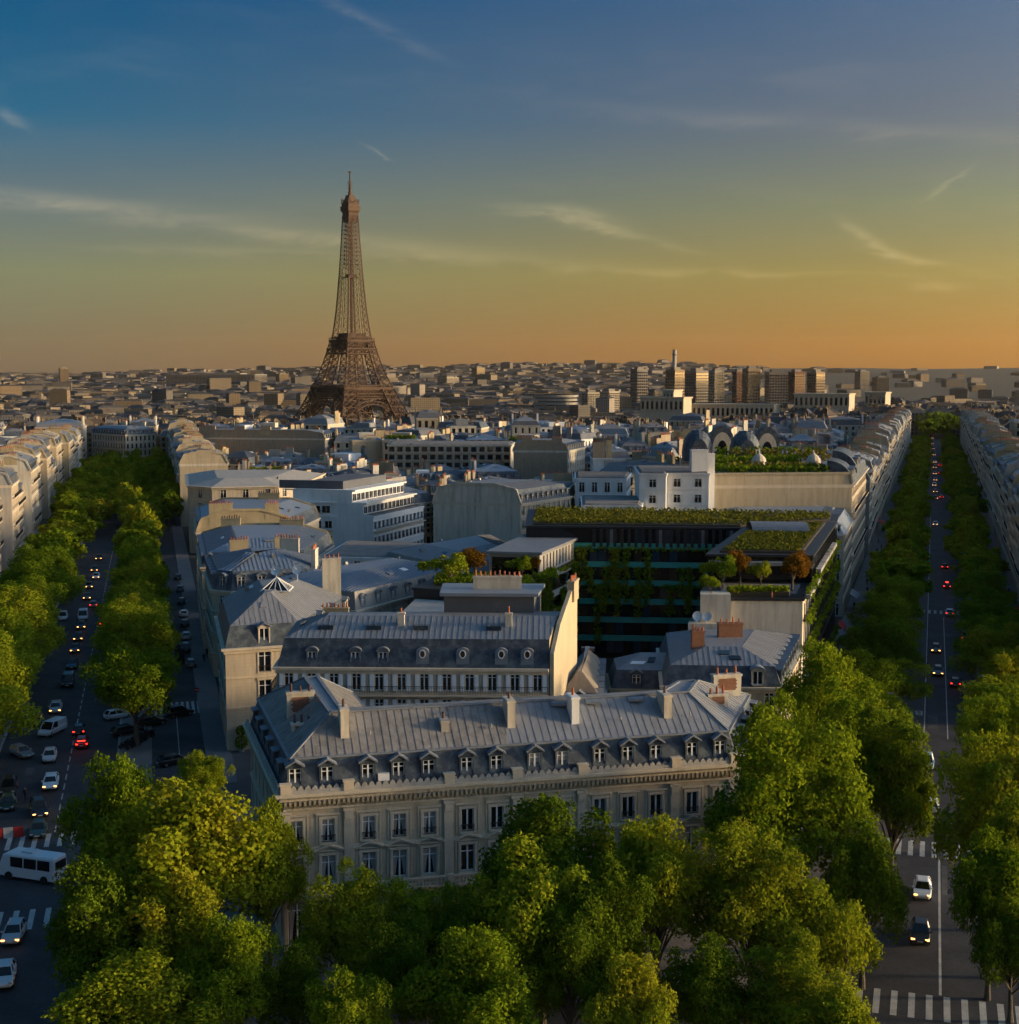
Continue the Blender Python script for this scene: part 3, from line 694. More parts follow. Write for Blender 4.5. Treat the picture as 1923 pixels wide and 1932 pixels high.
    M1 = A.lerp(B, k); M2 = D.lerp(C, k)
    zinc_panels(ro, root.location, A, M1, M2, D, .7, 'zinc_old'); zinc_panels(ro, root.location, M1, B, C, M2, .7, 'zinc')
    for i, m in ((7, 'zinc_old'), (1, 'zinc'), (2, 'zinc'), (3, 'zinc'), (4, 'zinc'), (5, 'zinc_old'), (6, 'zinc_old')): zinc_panels(ro, root.location, b[i], b[(i+1) % 8], d[(i+1) % 8], d[i], .7, m)
    sk = MB(root.location)
    for i in range(8): sk.bar(d[i]+Vector((0, 0, .06)), d[(i+1) % 8]+Vector((0, 0, .06)), .35, .14); sk.bar(b[i]+Vector((0, 0, .05)), b[(i+1) % 8]+Vector((0, 0, .05)), .3, .16)
    for i in range(8): sk.bar(b[i]+Vector((0, 0, .08)), d[i]+Vector((0, 0, .08)), .22, .12)
    sk.build('ridge_capping', MATS['lead'], root)
    fr = f.rz
    zr = h+2.75+2.9
    for u, v, hgt, m, pm_ in ((657, 1405, 2.1, 'plaster_cream', 'pot_dark'), (850, 1400, .5, 'stone_grey', 'pot_dark'), (977, 1385, 2.0, 'plaster_cream', 'pot_dark'), (1100, 1378, 2.0, 'plaster_white', 'terracotta'), (1277, 1370, 1.7, 'plaster_cream', 'pot_dark')):
        r = ray(u, v); k = r.x/r.y; p, t = f.a, f.t; x = (k*p.y-p.x)/(t.x-k*t.y); q = f.P(x, 0, -3.4)
        chimney(root, q, fr, .72, 2.0, h+3.6, zr+hgt-1.2, m, 1, pm_)
    for u, v, y, ln in ((570, 1395, 124, 1.9), (567, 1335, 128.5, 2.6), (1352, 1338, 133, 2.0), (1370, 1300, 138, 3.0)):
        q = at_y(u, v, y); chimney(root, q, fr, ln, .8, zr-2.2, q.z+1.6, 'plaster_cream', 3, 'pot_dark' if u < 900 else 'terracotta', True)
    ve = MB(root.location)
    for x in (bx[2]+.5, bx[6], bx[10], bx[12]+.6): p = f.P(x, h+4.1, -2.4); ve.tube(p, p+Vector((0, 0, .35)), .1, .07, 6)
    ve.build('roof_vents', MATS['zinc'], root)
    p = f.P((bx[2]+bx[3])/2, h+.5, .05); ac = MB(root.location); f.box(ac, (bx[2]+bx[3])/2-.5, (bx[2]+bx[3])/2+.5, h+.5, h+1.15, -.4, .05); ac.build('air_conditioner', MATS['frame_white'], root)
    for x in (f.L*.62, f.L*.70, f.L*.80): 
        sl_ = MB(root.location); A_ = f.P(x, zr-.35, -4.4); sl_.box(A_.x-.7, A_.y-.4, A_.z, A_.x+.7, A_.y+.4, A_.z+.3); sl_.build('skylight', MATS['zinc_blue'], root)
mansion()
def shutter_house():
    FL = (-27.2, 158.0); FR = (4.6, 157.0); BR = (8.0, 171.5); BL = (-27.5, 171)
    root, E, (a, b, d) = house('shuttered_apartment_house', 'cream apartment house with white shutters and oval roof windows behind the mansion', [FL, FR, BR, BL], 17.0, floors=5, g0=4.2, wall='stone', man=3.25, man_in=.8, rise=1.9, rin=4.6,
        blind=(1,), win=(0, 3), bay=2.45, ww=1.05, wk=.68, dorm=(), balc=(4,), shutters=True, panels=(0, 3), pm='zinc', styles=('cross', 'plain'), panes=('glass_warm', 'glass', 'glass_warm'), cornice=.5, bwall='stone_warm', parapet=False)
    e = E[0]
    for u, kind in ((588, 'w'), (670, 'w'), (722, 'w'), (797, 'o'), (873, 'o'), (946, 'o'), (995, 'o')):
        r = ray(u, 1235); k = r.x/r.y; x = (k*e.a.y-e.a.x)/(e.t.x-k*e.t.y)
        if kind == 'w': put_dormer(root, e.P(x, 17.35, -.15), e.rz, .95, 1.55, 'arch', 'lead', 'double', 'glass_warm')
        else:
            mb = MB(root.location); g = MB(root.location); n = 14; W = .75
            pts = [(-W, 0), (W, 0)]+[(W*math.cos(math.pi*i/8), 1.45+.5*math.sin(math.pi*i/8)) for i in range(9)]
            mb.hull([e.P(x+p[0], 17.4+p[1], -1.8) for p in pts][::-1], [e.P(x+p[0], 17.4+p[1], -.1) for p in pts][::-1]); o = mb.build('dormer', MATS['lead'], root)
            prev = None
            for i in range(n+1):
                q = 2*math.pi*i/n; p = e.P(x+.34*math.cos(q), 18.6+.46*math.sin(q), -.06)
                if prev: g.bar(prev, p, .12, .1)
                prev = p
            g.build('window_frame', MATS['frame_white'], o)
            g = MB(root.location); g.face([e.P(x+.33*math.cos(2*math.pi*i/n), 18.6+.45*math.sin(2*math.pi*i/n), -.09) for i in range(n)]); g.build('pane', MATS['glass_warm'], o)
    for u in (633, 760, 910):
        r = ray(u, 1235); k = r.x/r.y; x = (k*e.a.y-e.a.x)/(e.t.x-k*e.t.y); mb = MB(root.location); e.box(mb, x-.4, x+.4, 17.9, 18.7, -.62, -.42); mb.build('roof_window', MATS['glass_blue'], root)
    for u in (608, 700, 790, 930):
        r = ray(u, 1170); k = r.x/r.y; x = (k*e.a.y-e.a.x)/(e.t.x-k*e.t.y); mb = MB(root.location); e.box(mb, x-.9, x+.9, 21.0, 21.5, -3.4, -2.4); mb.build('skylight', MATS['glass_blue'], root)
    # tall bare party wall at the right end
    ee = E[1]; mb = MB(root.location)
    pr = [(-.1, 6), (-.1, 18.8), (.25*ee.L, 21.6), (.8*ee.L, 24.8), (.99*ee.L, 25.0), (1.0*ee.L, 6)]
    mb.hull([ee.P(s, z, .12) for s, z in pr][::-1], [ee.P(s, z, .6) for s, z in pr][::-1]); mb.build('party_wall', MATS['stone_warm'], root)
    mb = MB(root.location); ee.box(mb, ee.L*.3, ee.L*.98, 24.0, 24.6, .05, .75)
    chimney(root, ee.P(ee.L*.86, 0, .4), ee.rz, 3.2, .9, 23, 25.6, 'stone_warm', 5, 'terracotta'); chimney(root, e.P(14.2, 0, -3.6), e.rz, .8, .7, 20, 22.9, 'plaster_cream', 1); chimney(root, e.P(27.0, 0, -3.6), e.rz, .8, .7, 20, 22.9, 'plaster_cream', 1)
    # attic storey behind the slope
    q = MB(root.location); q.prism([(-8, 165.5), (3, 165), (4, 172), (-8, 172.5)], 21, 24.2); q.build('attic_storey', MATS['slate_far'], root)
    q = MB(root.location); q.prism([(-8.5, 165), (3.5, 164.5), (4.5, 172.5), (-8.5, 173)], 24.2, 24.6); q.build('attic_roof', MATS['zinc_blue'], root)
    chimney(root, (-1.5, 168.5), 0, 6, .8, 24.5, 26.2, 'plaster_cream', 10, 'terracotta')
shutter_house()
def hip_mansion():
    poly = [(-38.4, 182.5), (-28.4, 186.0), (-24.5, 209), (-44.6, 207)]
    root, E, (a, b, d) = house('corner_mansion', 'pale stone corner mansion with steep hipped zinc roof and pyramid skylight', poly, 14.2, floors=3, g0=6.0, wall='stone', slate='slate', man=2.9, man_in=.7, rise=3.6, rin=5.2, win=(0, 1, 3), bay=5.0, ww=1.7, wk=.72, dorm=(), panels=(0, 1, 3), pm='zinc', styles=('cross',), panes=('glass',), cornice=.55)
    e = E[0]; put_dormer(root, e.P(e.L*.5, 14.5, -.1), e.rz, 1.3, 2.3, 'gable', 'stone_trim', 'double')
    e = E[1]
    for fr in (.1, .38, .66, .92): put_dormer(root, e.P(e.L*fr, 14.5, -.1), e.rz, 1.2, 2.2, 'gable', 'stone_trim', 'double')
    c = (d[0]+d[1]+d[2]+d[3])/4; c = d[0].lerp(d[2], .35); mb = MB(root.location); s = 2.0; g = [c+Vector((x*s, y*s, -.25)) for x, y in ((-1, -1), (1, -1), (1, 1), (-1, 1))]; ap = c+Vector((0, 0, 1.5))
    for i in range(4): mb.face((g[i], g[(i+1) % 4], ap))
    o = mb.build('skylight', MATS['glass'], root); mb = MB(root.location)
    for i in range(4):
        mb.bar(g[i], ap, .12); mb.bar(g[i], g[(i+1) % 4], .14)
        for k in (.25, .5, .75): mb.bar(g[i].lerp(g[(i+1) % 4], k), ap, .07)
    mb.build('glazing_bars', MATS['frame_white'], o)
    for x, y in ((-34.5, 200.5), (-31.5, 201.5)):
        mb = MB(root.location); n = 12; cc = Vector((x, y, 22.3)); ax = Vector((-.3, -.85, .45)).normalized(); u = ax.cross(Vector((0, 0, 1))).normalized(); v = u.cross(ax)
        rr = [(.05, -.25), (.45, -.15), (.8, .05)]; R_ = [[cc+ax*k+(u*math.cos(6.283*i/n)+v*math.sin(6.283*i/n))*r for i in range(n)] for r, k in rr]
        for p, q in zip(R_, R_[1:]): mb.hull(p, q, caps=False)
        mb.bar(cc-ax*.25, cc+Vector((0, 0, -1.8)), .12); mb.bar(cc-ax*.2, cc+ax*.7, .05); mb.build('satellite_dish', MATS['frame_white'], root)
    chimney(root, (-27.2, 207.5), .2, 2.8, 1.2, 15, 23.2, 'plaster_cream', 4, 'terracotta')
    for y, hh in ((190, 16.6), (196, 17.2)): chimney(root, (-25.5, y+2), -.02, 4.0, .8, 8, hh, 'plaster_ochre', 7, 'terracotta')
hip_mansion()
# ---------------------------------------------------------------- the block between the avenues
FOOT = []
def add(name, label, poly, h, **k):
    FOOT.append([tuple(p)[:2] for p in poly]); return house(name, label, poly, h, **k)
add('corner_house', 'corner house with hipped zinc roof and one arched stone dormer left of the right avenue', [(19, 166.5), (33.4, 165.5), (40.4, 188), (21, 189.5)], 12.8, floors=4, g0=4, man=2.4, man_in=.9, rise=1.5, rin=4.6, win=(0, 1, 3), dorm=(1,), panels=(0, 3, 1), pm='zinc', styles=('cross',))
cr_ = [o for o in COL.objects if o.name.startswith('corner_house')][0]
put_dormer(cr_, Vector((30.5, 165.6, 13.1)), -.06, 1.2, 1.8, 'arch', 'stone_trim', 'double')
for q, l in (((29, 178), 3.2), ((24, 172.5), 1.6)): chimney(cr_, q, .1, l, .9, 14, 18.6, 'brick', 4, 'terracotta')
add('court_range', 'low courtyard range with grey zinc roof and three small dormers behind the mansion', [(13.2, 174.5), (26, 173.5), (26.5, 182), (13.4, 183)], 10.6, floors=3, wall='plaster_ochre', man=2.3, man_in=.7, rise=1.6, rin=3.4, win=(0,), bay=4.4, dorm=(0,), dstyle='gable', panels=(0, 3), pm='zinc')
add('court_wing', 'courtyard wing with brown zinc roof beside the tall bare party wall', [(5.6, 163.5), (11.2, 162.5), (13.0, 183.5), (8.6, 184)], 10.4, floors=3, wall='plaster_cream', man=2.2, man_in=.6, rise=2.2, rin=2.0, win=(0, 1), bay=3.4, dorm=(0, 1), dstyle='gable', panels=(0, 1), pm='zinc_warm')
add('zinc_roofed_house', 'long house with pale zinc roof and round topped dormers behind the corner mansion', [(-24.0, 211), (-9.4, 238), (-22, 248), (-42, 222)], 14.5, floors=4, wall='plaster_cream', slate='stone_grey', roof='zinc_blue', man=2.8, man_in=.5, rise=1.7, rin=6.0, win=(0, 3), bay=4.2, dorm=(0,), dstyle='arch', dface='lead', seams=.7, blind=(), styles=('cross',), clut=7)
add('zinc_roofed_house', 'house under a wide grey zinc roof with skylights behind the roof garden trees', [(-9.2, 240), (3.5, 262), (-4, 292), (-24, 262)], 14.5, floors=4, wall='plaster_cream', slate='stone_grey', roof='zinc', man=2.6, man_in=.5, rise=1.5, rin=6.0, win=(0,), bay=3.2, dorm=(0,), dstyle='flat', dface='slate', seams=.8, clut=8)
add('rounded_mansard_house', 'left avenue house with rounded slate mansard and arched dormers', [(-50.2, 229), (-46.5, 226.8), (-33.5, 231), (-33, 247), (-56, 250)], 15.0, floors=4, man=3.2, man_in=1.0, rise=2.3, rin=6.5, roof='zinc_blue', win=(0, 1, 4), dorm=(0, 1, 2, 4), dstyle='arch', dface='lead', bay=3.2, dw=1.2, dh=2.1, seams=.7, chim=((2, .3, 3, .6), (3, .3, 3.5, 1.0)))
add('chimney_wall_house', 'house with long row of chimney pots and blue zinc roof along the left avenue', [(-57, 252), (-38, 256.5), (-37, 285), (-65, 284)], 15.5, floors=4, man=2.6, rise=1.8, rin=6, win=(0, 3), dorm=(0, 3), roof='zinc_blue', blind=(2,), seams=.7, chim=((2, .3, 5, 1.2), (0, .35, 3.5, .5), (0, .75, 2.5, .8), (2, .75, 4, 1.4)), bwall='plaster_ochre')
add('ochre_wall_house', 'house with broad ochre chimney walls and blue zinc roof along the left avenue', [(-67, 292), (-47, 296.5), (-45, 322), (-74, 322)], 17.5, floors=5, man=2.6, rise=1.8, rin=5.5, win=(3,), dorm=(3,), roof='zinc_blue', blind=(0, 2), bwall='plaster_ochre', chim=((0, .25, 5, 1.6), (0, .78, 3, 1.4), (2, .4, 5, 1.5)))
add('white_terrace_house', 'small white house with roof terrace and tall brown doors', [(-36, 262), (-18, 259), (-11, 279), (-34, 286)], 16.2, floors=5, wall='plaster_white', man=0, rise=.35, rin=.6, win=(0,), bay=3.6, ww=1.3, dorm=(), roof='zinc', panes=('glass_warm', 'glass'), cornice=.2)
wm_p = [(-55.5, 346), (-44.5, 345), (-34.2, 342), (-23.4, 371), (-48, 379)]
wm, wmE, _ = add('white_modern_block', 'white modern block with stepped glazed terraces and a bare white gable', wm_p, 15.6, floors=4, g0=4, wall='plaster_white', bwall='plaster_white', man=0, rise=.4, rin=.8, win=(0, 2), bay=2.3, ww=1.9, wk=.5, blind=(1,), dorm=(), roof='gravel', styles=('wide',), panes=('glass', 'glass_blue'), balc=(3,), cornice=.25, parapet=False, clut=0)
for k_, (z0, z1, dd) in enumerate(((15.6, 18.7, 2.6), (18.7, 21.8, 5.6))):
    pl_ = ring(wm_p, [.15+k_*2.0, .02, dd, .3, .3]); q = MB(wm.location); q.prism(pl_, z0, z1); q.build('terrace_storey', MATS['plaster_white'], wm); q = MB(wm.location); q.prism(ring(pl_, [-.4, -.02, -.9, 0, 0]), z1, z1+.35); q.build('terrace_slab', MATS['plaster_white'], wm)
    for i_ in (0, 2):
        ee = Edge(pl_[i_], pl_[(i_+1) % 5]); nn_ = max(2, int(ee.L/2.2))
        for x_ in range(nn_): put_window(wm, ee, ee.L*(x_+.5)/nn_, z0+.6, ee.L/nn_*.86, 1.9, 'wide', 'glass', -.22)
        q = MB(wm.location); railing(q, ee, .2, ee.L-.2, z0+.35, dd*.75 if i_ == 2 else .25, .9, .5); q.build('railing', MATS['iron'], wm)
q = MB(wm.location); q.prism(ring(wm_p, [5, 2, 9, 4, 4]), 22.1, 24.2); q.build('roof_hut', MATS['slate_far'], wm)
add('blind_wall_house', 'house with a broad bare cream wall and black skylights right of the white modern block', [(-18.5, 331), (2.6, 325), (15.5, 346), (-8, 353)], 20.5, floors=6, wall='stone_warm', bwall='plaster_cream', man=3.2, man_in=1.2, rise=1.2, rin=5, blind=(0,), win=(1,), dorm=(1,), bay=2.4, dstyle='flat', dface='slate', roof='zinc', seams=.9)
add('round_corner_building', 'broad cream stone building with a rounded cornice at the bend of the left avenue', [(-92, 392), (-84, 386), (-66, 391), (-61, 401), (-60, 440), (-103, 438)], 19.5, floors=5, wall='stone', man=0, rise=1.8, rin=8, win=(0, 1, 2, 5), bay=5, ww=1.6, dorm=(), roof='stone_grey', cornice=.9, panes=('glass',))
add('long_wall_building', 'grey building with a very long bare party wall and brown chimneys', [(-147, 640), (-84.5, 628), (-80, 655), (-150, 668)], 22, floors=6, wall='stone_grey', bwall='brick_pale', man=2.2, rise=1.2, rin=8, blind=(0,), win=(1,), dorm=(1,), lod=1, chim=((0, .1, 8, 2), (0, .35, 5, 1.8), (0, .55, 5, 1.8)))
add('terraced_apartments', 'long apartment building with planted balcony terraces in front of the lattice tower', [(-49, 551), (.5, 549), (2, 575), (-50, 578)], 23, floors=7, wall='plaster_cream', man=0, rise=.5, rin=1, win=(0,), bay=3.1, ww=2.2, wk=.62, dorm=(), balc=(1, 2, 3, 4, 5, 6), lod=1)
add('brown_wall_house', 'house with twin brown blind walls right of the terraced apartments', [(1.5, 520), (22, 518), (30, 545), (2, 548)], 22.5, floors=6, wall='plaster_cream', bwall='brick_pale', man=2.2, rise=1.4, rin=5, blind=(0,), win=(1,), dorm=(1,), lod=1, chim=((0, .25, 4, 1.2), (0, .8, 4, 1.2)))
add('white_tower_house', 'tall white house with arched top window and square chimney towers', [(28.5, 300), (34.2, 299), (34.6, 301), (43.8, 300.5), (45.5, 320), (29.5, 322)], 29.5, floors=8, g0=5, wall='plaster_white', bwall='plaster_white', man=0, rise=.4, rin=.5, win=(0, 2), bay=2.9, ww=1.5, wk=.5, dorm=(), roof='zinc', cornice=.25)
wt = [o for o in COL.objects if o.name.startswith('white_tower_house')][0]
for q, l, z1 in (((41.8, 302.5), 3.6, 34.6), ((44, 309), 4.2, 33.4)): chimney(wt, q, .05, l, 2.6, 14, z1, 'plaster_white', 4, 'pot_dark')
for i, (x0, x1, y, h, lb) in enumerate(((15.5, 28, 292, 23.2, 'white stepped house with planted terrace left of the white tower house'), (6, 15, 356, 21.5, 'cream house with roof terrace left of the white stepped house'), (17, 30, 352, 24.5, 'cream roof pavilion house with planted balcony'))):
    add('terrace_house', lb, [(x0, y), (x1, y-1), (x1+3, y+20), (x0+1, y+22)], h, floors=6, wall='plaster_white' if i != 1 else 'plaster_cream', man=0, rise=.4, rin=.6, win=(0, 1), bay=3, ww=1.4, dorm=(), cornice=.2)
# grand hotel with curved mansard ends, roof gardens and four vaulted domes
def hotel():
    p = [(46.5, 317), (80.2, 320), (98.5, 378), (52, 378)]; FOOT.append(p)
    root, E, (a, b, d) = house('grand_hotel', 'long hotel with bare cream wall, roof gardens and four dark vaulted domes', p, 25.5, floors=7, g0=5, wall='stone', bwall='stone_warm', man=2.2, man_in=.3, rise=.3, rin=.6, blind=(0,), win=(1,), bay=3.1, dorm=(), balc=(2, 5), roof='zinc', cornice=.8)
    for u, v, y, w in ((1318, 850, 398, 8.4), (1363, 840, 420, 7.8), (1408, 852, 398, 8.4), (1448, 842, 420, 7.8)):
        c = at_y(u, v, y); c.z -= 3; mb = MB(root.location); n = 10; h = 9.0; prev = None; D = 8.0
        pr = [(w/2*math.cos(math.pi*i/n)*(1 if 0 < i < n else 1), 2.5+(h-2.5)*math.sin(math.pi*i/n)) for i in range(n+1)]
        pr = [(w/2, 0)]+pr+[(-w/2, 0)]
        for k, (y0, sc0, y1, sc1) in enumerate(((0, 1, D*.6, 1), (D*.6, 1, D, .6))):
            A = [Vector((c.x+x*sc0, c.y+y0, c.z+z*(sc0 if k else 1))) for x, z in pr]; B = [Vector((c.x+x*sc1, c.y+y1, c.z+z*sc1)) for x, z in pr]
            mb.hull(A, B, 0, k == 0)
        for i in range(0, n+1, 2):
            x, z = pr[i+1]; mb.bar((c.x+x*1.01, c.y, c.z+z*1.01), (c.x+x*1.01, c.y+D*.6, c.z+z*1.01), .15, m=0)
        if y > 410:
            fa = [(x*.76, z*.78) for x, z in pr]; mb.face([(c.x+x, c.y-.06, c.z+z) for x, z in fa][::-1], 1)
            fa = [(x*.4, z*.5) for x, z in pr]; mb.face([(c.x+x, c.y-.1, c.z+z) for x, z in fa][::-1], 2)
        else:
            B = [Vector((c.x+x*.6, c.y-2.6, c.z+z*.72)) for x, z in pr]; mb.hull(B, [Vector((c.x+x, c.y-.02, c.z+z)) for x, z in pr], 0, False); mb.face(B[::-1], 0)
        mb.build('vaulted_dome', [MATS['slate'], MATS['stone_trim'], MATS['glass']], root)
    e = E[1]
    for x0, x1, zz in ((2, 14, 25.5), (18, 36, 27)):     # curved slate roofs along the avenue
        mb = MB(root.location); n = 8; prev = None; R0 = 6
        pr = [(-R0+R0*math.cos(math.pi/2*i/n), R0*.9*math.sin(math.pi/2*i/n)) for i in range(n+1)]
        for q, r_ in zip(pr, pr[1:]): mb.face((e.P(x0, zz+q[1], q[0]), e.P(x1, zz+q[1], q[0]), e.P(x1, zz+r_[1], r_[0]), e.P(x0, zz+r_[1], r_[0])))
        for x, fl in ((x0, 1), (x1, 0)):
            f_ = [e.P(x, zz+q[1], q[0]) for q in pr]+[e.P(x, zz, -R0)]; mb.face(f_ if fl else f_[::-1])
        mb.face((e.P(x0, zz, -R0), e.P(x0, zz+R0*.9, -R0), e.P(x1, zz+R0*.9, -R0), e.P(x1, zz, -R0)))
        mb.build('curved_mansard', MATS['slate'], root)
        for k in range(2): put_dormer(root, e.P(x0+(x1-x0)*(k+.5)/2, zz+.8, -.2), e.rz, 1.4, 2.4, 'arch', 'stone_trim', 'double')
    for u, v, y in ((1432, 872, 338), (1535, 872, 338)):
        c = at_y(u, v, y); mb = MB(root.location); n = 12; pr = [(1.9, -2.0), (1.9, 0), (1.75, .7), (1.3, 1.4), (.7, 1.9), (.15, 2.3), (.12, 3.0)]
        R_ = [[Vector((c.x+r*math.cos(6.283*i/n), c.y+r*math.sin(6.283*i/n), c.z+z)) for i in range(n)] for r, z in pr]
        for q, r_ in zip(R_, R_[1:]): mb.hull(q, r_, caps=False)
        mb.build('small_cupola', MATS['stone_trim'], root)
hotel()
add('blue_zinc_house', 'house with faded blue zinc mansard between the hotel wall and the green roof', [(45, 285), (70.5, 287), (79.5, 316.5), (46, 314)], 17.5, floors=5, slate='zinc_blue', roof='zinc_blue', man=2.8, man_in=1.6, rise=1, rin=4, win=(0, 1), dorm=(0,), dstyle='flat', dface='zinc_blue', seams=.8)
# ---------------------------------------------------------------- dark glass building with hanging gardens
def plants(root, name, boxes, n, m, sz=.35, seed=1, kind='stuff'):
    rg = np.random.default_rng(seed); V = []; F = []; tot = sum((b[3]-b[0])*(b[4]-b[1]) + .3*(b[5]-b[2])*((b[3]-b[0])+(b[4]-b[1])) for b in boxes)
    P = []
    for b in boxes:
        k = max(4, int(n*((b[3]-b[0])*(b[4]-b[1]) + .3*(b[5]-b[2])*((b[3]-b[0])+(b[4]-b[1])))/tot)); P.append(np.column_stack([rg.uniform(b[0], b[3], k), rg.uniform(b[1], b[4], k), rg.uniform(b[2], b[5], k)]))
    P = np.vstack(P)-np.array(root.location if root else (0, 0, 0)); return leaf_obj(name, P, sz, m, root, rg, None, kind)
def leaf_mesh(name, P, sz, m, rg, out=None):
    n = len(P); d = rg.normal(size=(n, 3))
    if out is not None: d = d*.75+out*1.1
    d /= np.linalg.norm(d, axis=1)[:, None]; a = np.cross(d, rg.normal(size=(n, 3))); a /= np.linalg.norm(a, axis=1)[:, None]; b = np.cross(d, a)
    s = (sz*rg.uniform(.6, 1.3, n))[:, None]; a = a*s; b = b*s*.8
    V = np.stack([P-a*.5-b*.3, P-b*.55+a*.1, P+a*.55-b*.1, P+b*.55+a*.15, P-a*.45+b*.35], 1).reshape(-1, 3)
    me = bpy.data.meshes.new(name); me.vertices.add(5*n); me.vertices.foreach_set('co', V.ravel().astype(np.float32)); me.loops.add(5*n); me.loops.foreach_set('vertex_index', np.arange(5*n, dtype=np.int32))
    me.polygons.add(n); me.polygons.foreach_set('loop_start', np.arange(0, 5*n, 5, dtype=np.int32)); me.polygons.foreach_set('loop_total', np.full(n, 5, dtype=np.int32)); me.update(); me.materials.append(MATS[m]); return me
def leaf_obj(name, P, sz, m, parent, rg, out=None, kind=None):
    o = link(name, leaf_mesh(name, P, sz, m, rg, out), parent)
    if kind: o['kind'] = kind
    return o
def glass_block():
    root = empty('glass_office', (25, 240, 0), 0, 'dark glass office with hanging gardens, green roofs and a deep courtyard', 'office building'); o = root.location
    FOOT.append([(-16, 190), (40, 190), (60, 262), (3, 280), (-4, 240)])
    eK0 = Vector((41.2, 190.5, 0)); eK1 = Vector((60.2, 252, 0))
    main = [(3, 246), (41.5, 242.5), (60.5, 253), (64, 266), (4, 276)]; wingR = [(30, 206.5), (45.6, 205), (60.3, 252), (41.6, 242.4)]
    for nm, pl, z0, z1, m in (('main_block', main, 0, 23.6, 'dark_glass'), ('right_wing', wingR, 0, 23.6, 'dark_glass'), ('terrace_block', [(27, 191), (41.2, 190.5), (45.5, 204.9), (30, 206.4)], 0, 19.4, 'plaster_cream'), ('left_wing', [(-15, 212), (-1.8, 206.5), (12.6, 247), (2, 252), (-8, 238)], 0, 17.6, 'dark_metal')):
        b = MB(o); b.prism(pl, z0, z1); b.build(nm, MATS[m], root)
        q = MB(o); q.prism(ring(pl, -.25), z1, z1+.35); q.prism(ring(pl, .1), z1+.35, z1+.36); q.build('roof_edge', MATS['dark_metal'], root)
    g = MB(o); g.prism(ring(main, 1.2), 23.9, 24.25); g.build('green_roof', MATS['soil'], root); g = MB(o); g.prism(ring(wingR, 1.6), 23.9, 24.3); g.build('green_roof', MATS['soil'], root)
    plants(root, 'roof_meadow', [(8, 249, 24.2, 38, 262, 24.7), (6, 248, 24.2, 12, 270, 24.6)], 5000, 'leaf_olive', .5, 3)
    def pin(pl, x, y):
        r = False
        for i in range(len(pl)):
            (x0, y0), (x1, y1) = pl[i][:2], pl[i-1][:2]
            if (y0 > y) != (y1 > y) and x < (x1-x0)*(y-y0)/(y1-y0)+x0: r = not r
        return r
    rg = np.random.default_rng(5); L = [(p.x, p.y) for p in ring(wingR, 2.0)]; P = [(x, y, rg.uniform(24.25, 24.6)) for x, y in rg.uniform((30, 205), (60, 252), (16000, 2)) if pin(L, x, y)]
    leaf_obj('roof_meadow', np.array(P)-np.array(o), .4, 'leaf_olive', root, rg, None, 'stuff')
    L = [(p.x, p.y) for p in ring(main, 1.4)]; P = [(x, y, rg.uniform(24.25, 24.9)) for x, y in rg.uniform((3, 242), (64, 276), (9000, 2)) if pin(L, x, y)]
    leaf_obj('roof_reeds', np.array(P)-np.array(o), .45, 'leaf_olive', root, rg, None, 'stuff')
    v = MB(o); n = 10
    for i in range(n):
        a0, a1 = math.pi*i/n, math.pi*(i+1)/n; f = lambda a, x: (x, 226+2.6*0+0, 0)
        v.face([(47.5-6, 236-3.2*math.cos(a0), 24.2+1.6*math.sin(a0)), (47.5+3.5, 234.5-3.2*math.cos(a0), 24.2+1.6*math.sin(a0)), (47.5+3.5, 234.5-3.2*math.cos(a1), 24.2+1.6*math.sin(a1)), (47.5-6, 236-3.2*math.cos(a1), 24.2+1.6*math.sin(a1))])
    v.build('vaulted_rooflight', MATS['zinc'], root)
    # courtyard fronts: floors of glass with teal spandrels and hanging plants
    for (a, b_, zt, nm) in (((3, 246), (41.5, 242.5), 20, 'back'), ((-1.8, 206.5), (12.6, 247), 17.4, 'left'), ((30, 206.5), (41.6, 242.4), 20, 'right')):
        e = Edge(a, b_) if nm != 'right' else Edge(b_, a)
        for f in range(6):
            z = 1.0+f*3.35
            if z > zt-1.5: break
            t = MB(o); e.box(t, .2, e.L-.2, z+2.2, z+3.2, .02, .35); t.build('spandrel', MATS['teal_glass' if nm != 'left' else 'stone_grey'], root)
            n = int(e.L/1.6)
            for i in range(n):
                w = MB(o); e.box(w, .3+(e.L-.6)*i/n+.08, .3+(e.L-.6)*(i+1)/n-.08, z, z+2.15, .02, .1); w.build('pane', MATS[random.choice(('dark_glass', 'glass_blue', 'glass_warm', 'dark_glass'))], root)
        rg = np.random.default_rng(len(nm)); P = []
        for i in range(int(e.L/.9)):
            if rg.random() < .1: continue
            x = e.L*(rg.random()); top = rg.choice([zt, zt-3.3, zt-6.6]); ln = rg.uniform(3, 11)
            k = int(ln*34)
            for j in range(k): p = e.P(x+rg.normal(0, .35), max(.3, top-rg.random()**1.2*ln), .35+abs(rg.normal(0, .25))); P.append(tuple(p-o))
        leaf_obj('hanging_plants', np.array(P), .45, 'leaf_bright' if nm == 'back' else 'leaf_dark', root, rg, None, 'stuff')
        P = []
        for f in (zt, zt-6.7):
            for j in range(int(e.L*14)): p = e.P(rg.uniform(0, e.L), f+rg.normal(0, .25), .3+rg.normal(0, .25)); P.append(tuple(p-o))
        leaf_obj('planter_edge', np.array(P), .5, 'leaf_bright', root, rg, None, 'stuff')
    e = Edge((3, 246), (41.5, 242.5))
